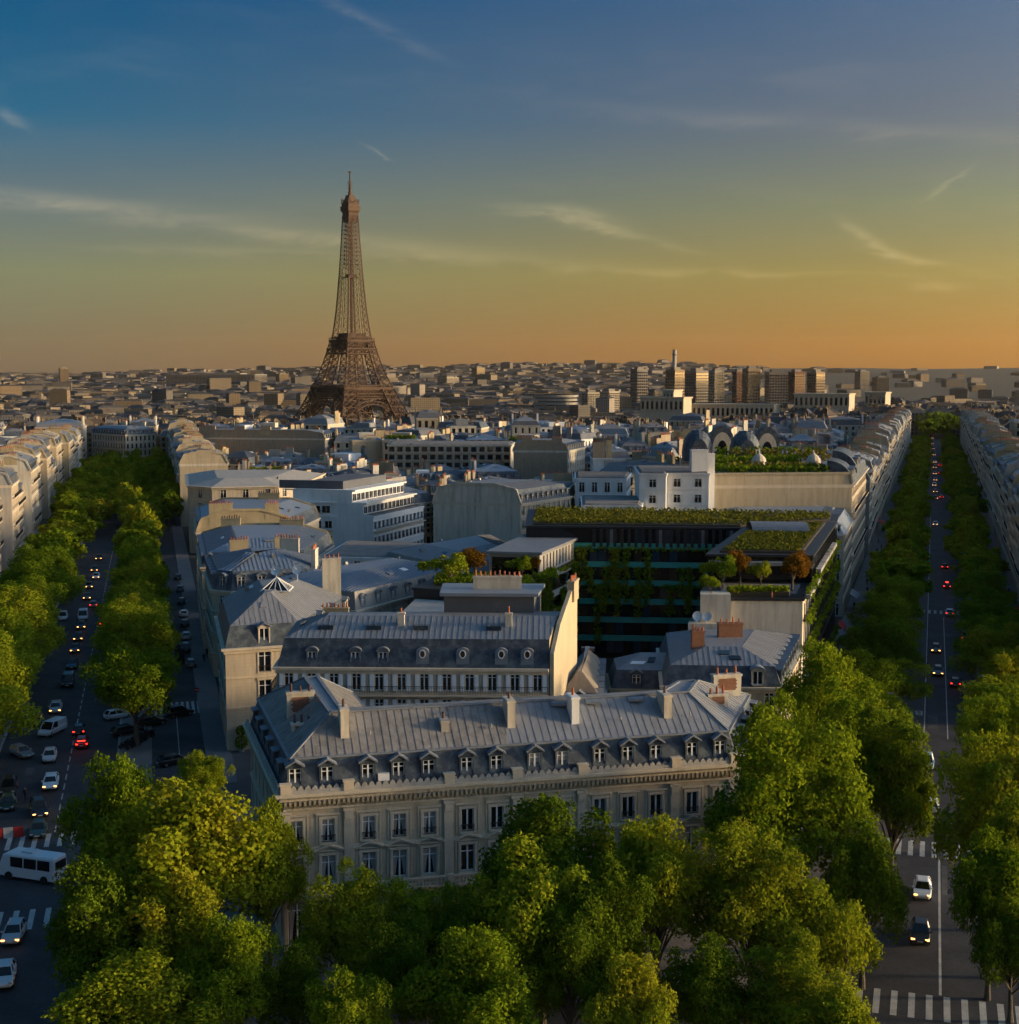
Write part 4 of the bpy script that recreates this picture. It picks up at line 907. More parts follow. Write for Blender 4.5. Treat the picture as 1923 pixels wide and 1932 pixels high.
    for i in range(22):
        w = MB(o); x = 12+i*1.25; e.box(w, x, x+.55, 20.3, 23.4, .03, .5); w.build('louvre', MATS['dark_metal'], root)
        w = MB(o); e.box(w, x+.6, x+1.2, 20.3, 23.4, .02, .06); w.build('pane', MATS[random.choice(('glass_blue', 'dark_glass', 'curtain', 'dark_glass'))], root)
    # avenue front: tall dark panes with slim bars
    e = Edge((41.3, 190.4), (60.4, 252)); w = MB(o)
    for i in range(26):
        x = .4+(e.L-.8)*i/25; w.bar(e.P(x, .3, .12), e.P(x, 23 if x > 16 else 19, .12), .12)
    for z in (4.5, 8.5, 12.5, 16.5, 20.2): w.bar(e.P(.4, z, .1), e.P(e.L-.4, z, .1), .3, .2)
    w.build('facade_bars', MATS['dark_metal'], root)
    for i in range(6):
        w = MB(o); x = .6+i*9; e.box(w, x, x+8.4, 19.6+(1.2 if i > 1 else 0), 20.2+(1.2 if i > 1 else 0), .02, .9); w.build('planter', MATS['stone_grey'], root)
    rg = np.random.default_rng(9); P = []
    for j in range(2600): zz = rg.choice([4.8, 12.8, 16.8, 20.6]); p = e.P(rg.uniform(0, e.L), zz+rg.normal(0, .3)-abs(rg.normal(0, .5)), .3+abs(rg.normal(0, .35))); P.append(tuple(p-o))
    leaf_obj('facade_plants', np.array(P), .5, 'leaf_dark', root, rg, None, 'stuff')
    # roof garden on the terrace block
    b = MB(o); b.prism([(30.5, 195), (41, 194), (43.5, 203), (31.5, 204)], 19.7, 19.85); b.build('terrace_deck', MATS['pavement'], root)
    b = MB(o); b.prism([(31, 192), (39.5, 191.6), (40, 193.4), (31.4, 193.8)], 19.7, 20.5); b.build('hedge_bed', MATS['soil'], root); plants(root, 'hedge', [(31, 191.8, 20.4, 39.6, 193.6, 21.1)], 1400, 'leaf_bright', .4, 8)
    b = MB(o); b.prism([(30.2, 206.2), (45.4, 204.8), (45.2, 203.2), (30, 204.6)], 22.5, 23.0); b.build('canopy', MATS['zinc'], root)
    for x in (28.5, 37.0): b = MB(o); b.tube((x, 191.3, 19.7), (x, 191.3, 20.6), .12, .1, 6); b.build('vent_pipe', MATS['terracotta'], root)
    for x, y in ((26.3, 190.2), (27.6, 190.0)):
        mb = MB(o); n = 12; cc = Vector((x, y-.6, 17.4)); ax = Vector((-.3, -.9, .3)).normalized(); u = ax.cross(Vector((0, 0, 1))).normalized(); q = u.cross(ax)
        R_ = [[cc+ax*k+(u*math.cos(6.283*i/n)+q*math.sin(6.283*i/n))*r for i in range(n)] for r, k in ((.05, -.2), (.4, -.12), (.7, .05))]
        for p, r in zip(R_, R_[1:]): mb.hull(p, r, caps=False)
        mb.bar(cc-ax*.2, cc+Vector((0, .5, -1.2)), .1); mb.build('satellite_dish', MATS['frame_white'], root)
    b = MB(o); b.prism([(25, 189.4), (30, 189), (30, 191), (25.4, 191.4)], 10, 16.4); b.build('stair_head', MATS['plaster_cream'], root); b = MB(o); b.prism([(26.8, 190.2), (31, 190), (31.2, 193), (27.2, 193.4)], 16, 20.4); b.build('stair_head', MATS['plaster_cream'], root)
    # grey pavilion on the left wing
    pv = [(-3.4, 226.5), (5.0, 225), (12.2, 246.5), (3.2, 250)]; b = MB(o); b.prism(pv, 17.6, 21.4); b.build('pavilion', MATS['stone_grey'], root); b = MB(o); b.prism(ring(pv, -.5), 21.4, 21.85); b.build('pavilion_roof', MATS['zinc'], root)
    e = Edge(pv[1], pv[2])
    for i in range(11): w = MB(o); x = 2+i*1.9; e.box(w, x, x+.5, 18.3, 21.0, .01, .04); w.build('pane', MATS['dark_glass'], root)
    e = Edge(pv[0], pv[1]); w = MB(o); e.box(w, .5, e.L-.3, 17.8, 20.9, .01, .05); w.build('pane', MATS['dark_glass'], root)
    plants(root, 'terrace_shrubs', [(-12, 214, 17.8, -3, 224, 18.8), (-2, 210, 17.8, 3.5, 222, 18.6), (4, 222, 17.8, 8, 232, 18.5)], 2600, 'leaf_bright', .5, 12)
    b = MB(o); b.prism([(-16, 196), (-5, 194), (-2.2, 206), (-14.5, 211)], 0, 15.8); b.build('front_range', MATS['plaster_cream'], root); b = MB(o); b.prism(ring([(-16, 196), (-5, 194), (-2.2, 206), (-14.5, 211)], -.15), 15.8, 16.3); b.build('front_range_roof', MATS['stone_grey'], root)
    b = MB(o); b.prism([(-4.9, 193.8), (-.5, 195), (1.5, 206), (-2, 206.2)], 0, 15.0); b.build('stair_tower', MATS['teal_glass'], root)
glass_block()
# ---------------------------------------------------------------- rows along the avenues
ORD = ['first', 'second', 'third', 'fourth', 'fifth', 'sixth', 'seventh', 'eighth', 'ninth', 'tenth', 'eleventh', 'twelfth', 'thirteenth', 'fourteenth', 'fifteenth', 'sixteenth', 'seventeenth', 'eighteenth', 'nineteenth', 'twentieth'] + ['%d-th' % i for i in range(21, 200)]
def row(fn, t0, t1, s_in, side, where, hs, group, seed):
    rg = random.Random(seed); t = t0; k = 0
    while t < t1:
        w = rg.uniform(15, 25)*(1 if t < 600 else 1.5); dp = rg.uniform(13, 17)*side; a, b = (t, t+w-.25) if side < 0 else (t+w-.25, t)
        s = s_in+(rg.uniform(-2.5, 2.5) if s_in == -25 else 0); p = [fn(a, s), fn(b, s), fn(b, s+dp), fn(a, s+dp)]; FOOT.append([(q.x, q.y) for q in p])
        y = p[0].y; h = rg.uniform(*hs); wl = rg.choice(('stone', 'stone', 'stone_warm', 'stone_grey', 'plaster_cream')); m = rg.random()
        lod = 2 if y < 400 else 1
        house('avenue_house', '%s %s house, %s from the front %s' % ({'stone': 'cream stone', 'stone_warm': 'warm stone', 'stone_grey': 'grey stone', 'plaster_cream': 'pale plastered'}[wl], 'balconied', ORD[k], where), p, h, floors=6, g0=4.2, wall=wl,
              slate=rg.choice(('slate', 'slate', 'zinc')), roof=rg.choice(('zinc', 'zinc_blue', 'zinc_old')), man=rg.uniform(2.4, 3.4), man_in=rg.uniform(.9, 1.6), rise=rg.uniform(.8, 1.8), rin=4.5, blind=(1, 3), win=(0,) if lod < 2 else (0,), bay=2.6,
              dorm=(0, 2) if y < 600 else (), dstyle=rg.choice(('gable', 'arch', 'flat')), dface=rg.choice(('slate', 'lead', 'zinc')), balc=rg.choice(((2, 5), (5,), (2, 3, 5))) if y < 800 else (5,), lod=lod, group=group,
              chim=tuple((i, rg.uniform(.3, .7), rg.uniform(3, 6), rg.uniform(.6, 1.6)) for i in (1, 3)), bwall=rg.choice(('plaster_cream', 'stone_grey', 'plaster_ochre', 'stone_warm')), z=gz(p[0].x, p[0].y))
        t += w; k += 1
row(K, 397, 1080, -18.5, -1, 'on the left side of the right avenue', (20, 24), 'houses along the left side of the right avenue', 3)
row(K, 214, 1080, 17.5, 1, 'on the right side of the right avenue', (19.5, 23), 'houses along the right side of the right avenue', 4)
row(I, 470, 760, 20.7, 1, 'on the right side of the left avenue', (18, 22), 'houses along the right side of the left avenue', 5)
row(I, 330, 760, -25, -1, 'on the left side of the left avenue', (16, 24), 'houses along the left side of the left avenue', 6)
add('sunlit_house', 'gold sunlit stone house at the far end of the left avenue', [(-232, 762), (-206, 736), (-194, 752), (-222, 778)], 20, floors=5, wall='stone', man=3, rise=1.2, rin=4, win=(0, 1), dorm=(0, 1), lod=1, balc=(3,), chim=((2, .3, 5, 2), (2, .8, 5, 2)), z=-1)
# ---------------------------------------------------------------- rooftops filling the blocks
def inside(pl, x, y):
    r = False
    for i in range(len(pl)):
        (x0, y0), (x1, y1) = pl[i][:2], pl[i-1][:2]
        if (y0 > y) != (y1 > y) and x < (x1-x0)*(y-y0)/(y1-y0)+x0: r = not r
    return r
def iS(x, y): d = Vector((x, y, 0))-I(0, 0); return d.dot(Vector((math.cos(AI), -math.sin(AI), 0)))
def kS(x, y): d = Vector((x, y, 0))-K(0, 0); return d.dot(Vector((math.cos(AK), -math.sin(AK), 0)))
CAND = []
def fill():
    rg = random.Random(11); y = 262
    FC = [(sum(p[0] for p in f)/len(f), sum(p[1] for p in f)/len(f), f) for f in FOOT]
    while y < 1350:
        dy = 21 if y < 700 else 26; x = -.42*y
        while x < .43*y:
            w = rg.uniform(11, 19) if y < 700 else rg.uniform(13, 26); cx = x+w/2; cy = y+rg.uniform(-3, 3); x += w+rg.uniform(1.0, 4.5)
            si, sk = iS(cx, cy), kS(cx, cy)
            if cy < 790 and -50 < si < 40 and cy < 760: 
                if -41 < si < 36: continue
            if -36 < sk < 36 and cy < 1120: continue
            if sk < -20 and cy < 400 and si > 0 : continue
            if cy < 300 and sk > 0: continue
            if any(abs(cx-fx) < 50 and abs(cy-fy) < 50 and any(inside(f, px, py) for px in (cx-w*.42, cx, cx+w*.42) for py in (cy-9, cy, cy+9)) for fx, fy, f in FC): continue
            if math.hypot(cx+195, cy-1712) < 130: continue
            CAND.append((math.hypot(cx, cy), cx, cy, w, dy-rg.uniform(2, 6)))
        y += dy
    CAND.sort()
fill()
def zone(x, y):
    if iS(x, y) < 0: return 'left of the left avenue'
    if kS(x, y) > 0: return 'right of the right avenue'
    return 'between the avenues'
def filler(n=300):
    rg = random.Random(21)
    for r, cx, cy, w, dp in CAND[:n]:
        ang = AI if iS(cx, cy) < 40 else AK if kS(cx, cy) > -60 else rg.choice((0., .1, AK, AI, -.1, .5)); rt = Matrix.Rotation(-ang+rg.uniform(-.12, .12), 3, 'Z'); c = Vector((cx, cy, 0))
        pl = [c+rt @ Vector((a*w/2, b*dp/2, 0)) for a, b in ((-1, -1), (1, -1), (1, 1), (-1, 1))]
        h = rg.uniform(15, 23.5) if rg.random() < .9 else rg.uniform(24, 28); wl = rg.choice(('stone', 'stone_warm', 'stone_grey', 'plaster_cream', 'plaster_cream', 'plaster_white', 'stone')); flat = rg.random() < .3
        if 400 < cy < 548 and -78 < cx < 32: h = rg.uniform(10, 14)
        if 400 < cy < 630 and -150 < cx <= -78: h = rg.uniform(10, 13.5)
        near = r < 620; rf = rg.choice(('zinc', 'zinc_blue', 'zinc_old', 'zinc_old', 'slate_far', 'slate_far')); cn = {'stone': 'cream stone', 'stone_warm': 'warm stone', 'stone_grey': 'grey stone', 'plaster_cream': 'cream plastered', 'plaster_white': 'white'}[wl]
        rn = 'flat roofed' if flat else {'zinc': 'zinc roofed', 'zinc_blue': 'blue zinc roofed', 'zinc_old': 'weathered zinc roofed', 'slate_far': 'slate roofed'}[rf]
        band = 'nearer' if r < 620 else 'farther' if r < 850 else 'distant'
        bl = (0,) if rg.random() < .22 else rg.choice(((1,), (3,), (1, 3), ()))
        ch = tuple((rg.choice(bl or (1, 3)), rg.uniform(.15, .85), rg.uniform(2, 5), rg.uniform(.8, 2.0)) for _ in range(rg.randint(2, 4)))
        ro, E, _ = house('city_house', '%s %s house, %s rooftops %s' % (cn, rn, band, zone(cx, cy)), pl, h, floors=rg.randint(5, 7), wall=wl, bwall=rg.choice(('plaster_cream', 'plaster_ochre', 'brick_pale', 'stone_grey', 'plaster_white')), slate=rg.choice(('slate', 'slate_far', 'zinc')), roof=rf,
              man=0 if flat else rg.uniform(2, 3.2), man_in=rg.uniform(.8, 1.8), rise=.4 if flat else rg.uniform(.9, 2.2), rin=.8 if flat else min(w, dp)/2-2.2, win=tuple(i for i in range(4) if i not in bl and i != 2), bay=rg.uniform(2.4, 3.4), ww=rg.choice((1.0, 1.2, 1.6)), dorm=(0,) if near and 0 not in bl else (), dstyle=rg.choice(('gable', 'flat', 'arch')), dface=rg.choice(('slate', 'lead', 'plaster_cream')),
              balc=rg.choice(((), (5,), (3, 4, 5))) if near else (), lod=1, chim=ch, z=gz(cx, cy), group='city houses among the rooftops', parapet=near, cornice=.35)
        if flat and rg.random() < .8:
            q = [c+rt @ Vector((a*w*.25, b*dp*.25, 0)) for a, b in ((-1, -1), (1, -1), (1, 1), (-1, 1))]; z = gz(cx, cy)+h; b = MB(ro.location); b.prism(q, z+.3, z+rg.uniform(2.4, 3.2)); b.build('roof_hut', MATS[rg.choice(('plaster_cream', 'plaster_white', 'zinc', 'stone_grey'))], ro)
        if flat and near and rg.random() < .6:
            q = [tuple(c+rt @ Vector((a*w*.42, b*dp*.42, 0))) for a, b in ((-1, -1), (1, -1))]; z = gz(cx, cy)+h+.5
            plants(ro, 'roof_plants', [(min(q[0][0], q[1][0]), q[0][1]-.5, z, max(q[0][0], q[1][0]), q[0][1]+2, z+1.6)], 260, rg.choice(('leaf_dark', 'leaf_dark', 'leaf_gold')), .8, rg.randint(0, 999))
filler()
# ---------------------------------------------------------------- the far city
def window_grid_mat(name, c, rough=.85, px=3.2, pz=3.1, dark=.35):
    m = mat(name, c, rough, .12, .02, rnd=0); nt = m.node_tree; N = nt.nodes; L = nt.links; b = N['Principled BSDF']; src = b.inputs['Base Color'].links[0].from_socket
    g = N.new('ShaderNodeNewGeometry'); sp = N.new('ShaderNodeSeparateXYZ'); L.new(g.outputs['Position'], sp.inputs[0]); sn = N.new('ShaderNodeSeparateXYZ'); L.new(g.outputs['Normal'], sn.inputs[0])
    def M(op, a, b_):
        q = N.new('ShaderNodeMath'); q.operation = op
        for i, v in enumerate((a, b_)):
            if isinstance(v, (int, float)): q.inputs[i].default_value = v
            elif v is not None: L.new(v, q.inputs[i])
        return q.outputs[0]
    h = M('ADD', M('MULTIPLY', sp.outputs[0], sn.outputs[1]), M('MULTIPLY', M('MULTIPLY', sp.outputs[1], sn.outputs[0]), -1.0))
    f1 = M('LESS_THAN', M('FRACT', M('DIVIDE', h, px), None), .42); f2 = M('LESS_THAN', M('FRACT', M('DIVIDE', sp.outputs[2], pz), None), .55)
    w_ = M('MULTIPLY', M('MULTIPLY', f1, f2), M('LESS_THAN', sn.outputs[2], .3))
    x = N.new('ShaderNodeMix'); x.data_type = 'RGBA'; L.new(w_, x.inputs[0]); L.new(src, x.inputs[6]); x.inputs[7].default_value = (c[0]*dark*.6, c[1]*dark*.62, c[2]*dark*.7, 1); L.new(x.outputs[2], b.inputs['Base Color']); return m
FARW = [window_grid_mat('far_wall_cream', (.235, .18, .115)), window_grid_mat('far_wall_grey', (.14, .12, .098)), window_grid_mat('far_wall_white', (.31, .26, .20)), window_grid_mat('far_wall_warm', (.22, .155, .09)), mat('far_zinc', (.075, .07, .064), .7, .3, .02), mat('far_slate', (.042, .04, .038), .7, .3, .02), mat('far_brown', (.085, .06, .038), .8, .3, .02)]
def far_mass():
    rg = np.random.default_rng(4); items = [(x, y, w, d) for _, x, y, w, d in CAND[300:]]
    r = 1290.
    while r < 7600:
        st = 21+r*.0052; az = -.42+rg.uniform(0, .02)
        while az < .44:
            w = rg.uniform(.6, 1.5)*st; d_ = rg.uniform(.5, .9)*st; rr = r+rg.uniform(-.4, .4)*st; x, y = rr*math.sin(az), rr*math.cos(az); az += (w*1.12+rg.uniform(0, st*.5))/r
            if math.hypot(x+195.5, y-1712) < 120 or (r < 1700 and rg.random() < .12): continue
            if rg.random() < .12 or (az > .19 and r > 2900 and rg.random() < .93) or (r > 5200 and rg.random() < .35): continue
            items.append((x, y, w, d_))
        r += st*1.25
    V = []; F = []; M = []
    for x, y, w, d in items:
        z = gz(x, y)-1; r = math.hypot(x, y); a = rg.uniform(-.7, .7); c, s = math.cos(a), math.sin(a)
        h = rg.uniform(14, 24) if r > 1400 else rg.uniform(15, 23)
        if r > 1800 and rg.random() < .03: h *= rg.uniform(1.4, 2.3)
        if r > 4500: h *= .8
        if 1300 < r < 2480 and .07 < math.atan2(x, y) < .25: h = min(h, rg.uniform(7, 13))
        k = len(V); fl = rg.random() < .35; ins = .0 if fl else min(w, d)*.3; rz = .4 if fl else rg.uniform(2.5, 5)
        for zz, q in ((z, 0), (z+h, 0), (z+h+rz, ins)):
            for sx, sy in ((-1, -1), (1, -1), (1, 1), (-1, 1)): px, py = sx*(w/2-q), sy*(d/2-q); V.append((x+px*c-py*s, y+px*s+py*c, zz))
        wm = int(rg.choice(4, p=(.35, .3, .15, .2))); rm = int(rg.choice((4, 5, 6), p=(.4, .35, .25)))
        for i in range(4):
            j = (i+1) % 4; F.append((k+i, k+j, k+4+j, k+4+i)); M.append(wm); F.append((k+4+i, k+4+j, k+8+j, k+8+i)); M.append(wm if fl else rm)
        F.append((k+8, k+9, k+10, k+11)); M.append(rm)
        if r < 3200:
            for _ in range(4 if r < 1500 else 2):         # chimney stacks
                k = len(V); cx, cy = rg.uniform(-.4, .4)*w, rg.uniform(-.4, .4)*d; lw, ld = rg.uniform(1, 3.5), 1.0
                for zz in (z+h, z+h+rz+rg.uniform(.5, 2)):
                    for sx, sy in ((-1, -1), (1, -1), (1, 1), (-1, 1)): px, py = cx+sx*lw/2, cy+sy*ld/2; V.append((x+px*c-py*s, y+px*s+py*c, zz))
                for i in range(4): j = (i+1) % 4; F.append((k+i, k+j, k+4+j, k+4+i)); M.append(int(rg.choice((0, 3, 6))))
                F.append((k+4, k+5, k+6, k+7)); M.append(6)
    me = bpy.data.meshes.new('far_city'); me.from_pydata(V, [], F); [me.materials.append(m) for m in FARW]; me.polygons.foreach_set('material_index', M)
    tag(link('far_city', me), 'dense mass of small far buildings spreading to the hills', 'city', None, 'stuff')
far_mass()
def far_tower(label, u0, u1, vt, y, m, zb=-24, rot=.5, band='glass', n=16, cap=None, cat='tower block', name='tower_block'):
    c = at_y((u0+u1)/2, vt, y); W = (u1-u0)/FPX*y; k = abs(math.cos(rot))+abs(math.sin(rot))*.8; w = W/k; zt = c.z; root = empty(name, (c.x, y, zb), 0, label, cat, 'high rises on the far river bank')
    rt = Matrix.Rotation(rot, 3, 'Z'); pl = [Vector((c.x, y, 0))+rt @ Vector((a*w/2, b*w*.4, 0)) for a, b in ((-1, -1), (1, -1), (1, 1), (-1, 1))]; o = root.location
    b = MB(o); m = {'stone_grey': 'highrise_grey', 'stone_warm': 'highrise_warm', 'brick': 'highrise_red', 'plaster_cream': 'highrise_pale', 'plaster_white': 'highrise_pale'}.get(m, m); b.prism(pl, zb, zt); b.build('tower_body', MATS[m], root); b = MB(o); fl = (zt-zb)/n
    for i in range(4):
        e = Edge(pl[i], pl[(i+1) % 4]); nx = max(3, int(e.L/4.5))
        for j in range(nx): x = e.L*(j+.5)/nx; e.box(b, x-e.L*.32/nx, x+e.L*.32/nx, zb+4, zt-3, .25, .4)
    b.build('window_strips', MATS[band], root); b = MB(o)
    for i in range(4):
        e = Edge(pl[i], pl[(i+1) % 4])
        for j in range(n): e.box(b, 0, e.L, zb+j*fl, zb+j*fl+fl*.38, .3, .65)
    b.build('floor_bands', MATS[m], root); b = MB(o); b.prism(ring(pl, w*.2), zt, zt+4); b.build('roof_plant', MATS['highrise_grey'], root); return root
for a in (('pale high rise standing apart at the left of the far towers', 1190, 1222, 696, 2600, 'stone_grey', -24, .6), ('high rise with a slim chimney stack rising behind it', 1256, 1292, 697, 2450, 'stone_warm', -24, .75), ('broad dark high rise right of the one below the chimney stack', 1293, 1337, 699, 2550, 'stone_grey', -24, .7), ('slim pale high rise right of the broad dark one', 1338, 1367, 699, 2500, 'plaster_cream', -24, .5),
          ('narrow dark red high rise in the far tower group', 1383, 1404, 701, 2650, 'brick', -24, .4), ('tall brown high rise at the middle of the far towers', 1402, 1434, 695, 2500, 'stone_warm', -24, .35), ('wide pale grey slab tower in the far tower group', 1446, 1485, 702, 2500, 'stone_grey', -24, .1), ('dark red high rise right of the grey slab tower', 1487, 1519, 701, 2600, 'brick', -24, .5), ('rightmost high rise of the far tower group', 1523, 1557, 701, 2500, 'stone_warm', -24, .7),
          ('lower white block left of the far towers', 1098, 1131, 740, 2300, 'plaster_white', -24, .5), ('low block left of the far towers catching the sun', 1131, 1169, 738, 2350, 'plaster_cream', -24, .8), ('stepped grey block between the first two far towers', 1224, 1252, 737, 2500, 'stone_grey', -24, .6), ('small tower far right of the high rises', 1614, 1640, 700, 4200, 'stone_grey', 0, .4), ('far arched roof tower near the wooded hill', 1648, 1676, 712, 3600, 'glass_blue', -10, .2), ('twin block far behind the gold sunlit roofs at left', 110, 130, 694, 5200, 'stone_warm', 10, .5), ('square far block left of the lattice tower', 520, 545, 705, 4800, 'stone_warm', 10, .6), ('far block on the hill right of the lattice tower', 890, 915, 693, 5200, 'stone_warm', 20, .7), ('far sunlit slab right of the lattice tower', 826, 866, 712, 4200, 'plaster_cream', 0, .8)):
    far_tower(*a)
far_tower('long grey slab of flats on the horizon left of the lattice tower', 330, 492, 706, 4600, 'stone_grey', 10, .0, n=10)
c = at_y(1273, 660, 3000); st = empty('chimney_stack', (c.x, 3000, -24), 0, 'slim tall chimney stack rising above the far towers', 'chimney'); b = MB(st.location); b.tube((c.x, 3000, -24), (c.x, 3000, c.z), 4.8, 4.2, 14); b.build('shaft', MATS['stone_grey'], st); b = MB(st.location); b.tube((c.x, 3000, c.z), (c.x, 3000, c.z+.5), 4.6, 4.6, 14); b.tube((c.x, 3000, c.z-12), (c.x, 3000, c.z-9), 4.9, 4.9, 14); b.build('collar', MATS['slate_far'], st)
def palace():
    root = empty('colonnaded_palace', (300, 1180, -2), 0, 'long low colonnaded palace with gold lit ends left of the right avenue', 'palace'); o = root.location
    for u0, u1, v, y, z0 in ((1505, 1622, 745, 1180, -5), (1640, 1690, 742, 1250, -5), (1212, 1310, 752, 1150, -8), (1255, 1292, 738, 1160, -8), (1310, 1480, 765, 1190, -10)):
        a, c = at_y(u0, v, y), at_y(u1, v, y); zt = a.z; pl = [(a.x, y+14), (c.x-9, y), (c.x, y+16), (a.x+6, y+36)]; b = MB(o); b.prism(pl, z0, zt); b.prism(ring(pl, -.8), zt, zt+1.2); b.build('block', MATS['stone'], root); e = Edge(pl[0], pl[1]); n = int(e.L/4)
        w = MB(o); [e.box(w, e.L*(i+.25)/n, e.L*(i+.7)/n, zt-9, zt-2.5, .05, .15) for i in range(n)]; w.build('tall_windows', MATS['glass'], root); b = MB(o); [e.box(b, e.L*(i+.85)/n, e.L*(i+1.1)/n, zt-10, zt-1, .02, .9) for i in range(n)]; b.build('pilasters', MATS['stone_trim'], root)
palace()
def drum():
    c = at_y(1050, 770, 2350); root = empty('round_building', (c.x, 2350, -24), 0, 'round grey drum shaped office building far behind the roofs', 'office building'); b = MB(root.location); n = 32
    for k in range(7): b.tube((c.x, 2350, -24+k*6.2), (c.x, 2350, -24+k*6.2+4), 38, 38, n); b.tube((c.x, 2350, -24+k*6.2+4), (c.x, 2350, -24+k*6.2+6.2), 36.5, 36.5, n, 1)
    b.build('drum', [MATS['stone_grey'], MATS['glass']], root)
drum()
for i, (u, v, y) in enumerate(((1100, 688, 6200), (1147, 686, 6000), (1162, 690, 6300), (545, 694, 5600), (845, 692, 6500), (1440, 692, 6800))):
    c = at_y(u, v, y); g = gz(c.x, y); root = empty('tower_crane', (c.x, y, g), 0, 'thin tower crane on the horizon, %s from the left' % ORD[[2, 3, 4, 0, 1, 5][i]], 'crane', 'cranes on the horizon'); b = MB(root.location); b.bar((c.x, y, g), (c.x, y, c.z), 2.2); b.build('mast', MATS['tower_iron'], root)
    b = MB(root.location); b.bar((c.x-14, y, c.z-3), (c.x+34, y, c.z-3), 1.6); b.bar((c.x, y, c.z+3), (c.x+30, y, c.z-3), .6); b.bar((c.x, y, c.z+3), (c.x-12, y, c.z-3), .6); b.build('jib', MATS['tower_iron'], root)
# ---------------------------------------------------------------- iron lattice tower
def lattice_tower():
    base = Vector((-195.5, 1712, -24)); rot = R(41)
    root = empty('lattice_tower', base, rot, 'tall brown iron lattice tower standing above the roofs', 'tower')
    T = MATS['tower_iron']
    # (z, half width outside, width of each leg)
    prof = [(0, 62.5, 25), (13, 56, 23.6), (26, 49.8, 22), (40, 43.7, 20), (50, 39.8, 18.6), (57.6, 36.6, 17.3), (68, 32.4, 15.6), (80, 28.4, 14), (92, 25, 12.6), (104, 22.1, 11.4), (115.7, 19.6, 10.4)]
    def lerp(t, z):
        for a, b in zip(t, t[1:]):
            if a[0] <= z <= b[0]:
                k = (z-a[0])/(b[0]-a[0]); return [a[i]+(b[i]-a[i])*k for i in range(1, len(a))]
        return list(t[-1][1:])
    def panel(b, P, Q, P2, Q2, w, n=1):              # X bracing between two chords
        for i in range(n):
            a0 = P.lerp(Q, i/n); a1 = P.lerp(Q, (i+1)/n); c0 = P2.lerp(Q2, i/n); c1 = P2.lerp(Q2, (i+1)/n)
            b.bar(a0, c1, w, m=0); b.bar(a1, c0, w)
        b.bar(P2, Q2, w*1.1)
    for sx in (-1, 1):
        for sy in (-1, 1):
            b = MB()
            zs = [0, 9, 18, 27, 36, 44, 51, 57.6, 66, 74, 82, 90, 98, 105, 111, 115.7]
            def cor(z):
                o, lw = lerp(prof, z); i = o-lw
                return [Vector((sx*o, sy*o, z)), Vector((sx*i, sy*o, z)), Vector((sx*i, sy*i, z)), Vector((sx*o, sy*i, z))]
            for z0, z1 in zip(zs, zs[1:]):
                A, B = cor(z0), cor(z1)
                for k in range(4):
                    b.bar(A[k], B[k], 1.5 if z0 < 57 else 1.15)
                    k2 = (k+1) % 4
                    n = 2 if z0 < 57 else 1
                    if z0 < 57: 
                        m0 = A[k].lerp(A[k2], .5); m1 = B[k].lerp(B[k2], .5); b.bar(m0, m1, .7)
                    panel(b, A[k], A[k2], B[k], B[k2], .75 if z0 < 57 else .65, n)
            b.box(sx*62.5-13*sx-14, sy*62.5-13*sy-14, -1, sx*62.5-13*sx+14, sy*62.5-13*sy+14, 3.5)
            b.build('leg', T, root)
    for k in range(4):                                # great arches, one under each side
        b = MB(); rt = Matrix.Rotation(k*math.pi/2, 3, 'Z'); n = 22; prev = None
        for i in range(n+1):
            a = math.pi*i/n; x = 37*math.cos(a); z = 8+31*math.sin(a); x2 = 41.5*math.cos(a); z2 = 8+35.5*math.sin(a)
            y = -lerp(prof, max(2, z))[0]+1.0; y2 = -lerp(prof, max(2, z2))[0]+1.0
            c = [rt @ Vector((x, y, z)), rt @ Vector((x2, y2, z2)), rt @ Vector((x, y+3, z)), rt @ Vector((x2, y2+3, z2))]
            if prev:
                for j in range(4): b.bar(prev[j], c[j], .9)
                b.bar(prev[0], c[1], .5); b.bar(prev[1], c[0], .5)
            b.bar(c[0], c[1], .6); prev = c
            if 3 < i < n-3:
                top = rt @ Vector((x2, -39.5, 46)); b.bar(c[1], top, .45)
        b.build('arch', T, root)
    def deck(name, z, hw, h, w_in, detail):
        b = MB()
        for k in range(4):
            rt = Matrix.Rotation(k*math.pi/2, 3, 'Z'); P = lambda x, y, zz: rt @ Vector((x, y, zz))
            def bx(x0, x1, y0, y1, z0, z1): b.hull([P(x0, y0, z0), P(x1, y0, z0), P(x1, y1, z0), P(x0, y1, z0)], [P(x0, y0, z1), P(x1, y0, z1), P(x1, y1, z1), P(x0, y1, z1)])
            bx(-hw, hw, -hw, -hw+w_in, z, z+1.2); bx(-hw, hw, -hw, -hw+.6, z+1.2, z+2.2)
            bx(-hw+1.5, hw-1.5, -hw+2, -hw+2.8, z-h, z-h+1.0); bx(-hw+1, hw-1, -hw+1.4, -hw+2.2, z-1.2, z)
            n = detail; m = hw-1.5
            for i in range(n):
                x0 = -m+2*m*i/n; x1 = -m+2*m*(i+1)/n
                b.bar(P(x0, -hw+2.4, z-h+.5), P(x1, -hw+2.2, z-.6), .55); b.bar(P(x1, -hw+2.4, z-h+.5), P(x0, -hw+2.2, z-.6), .55)
                b.bar(P(x0, -hw+2.4, z-h), P(x0, -hw+2.2, z), .6)
            for i in range(n*2): b.bar(P(-hw+hw*i/n, -hw+.3, z+2.2), P(-hw+hw*i/n, -hw+.3, z+4.6), .3)
            bx(-hw, hw, -hw+.1, -hw+.6, z+4.5, z+5.0)
        return b
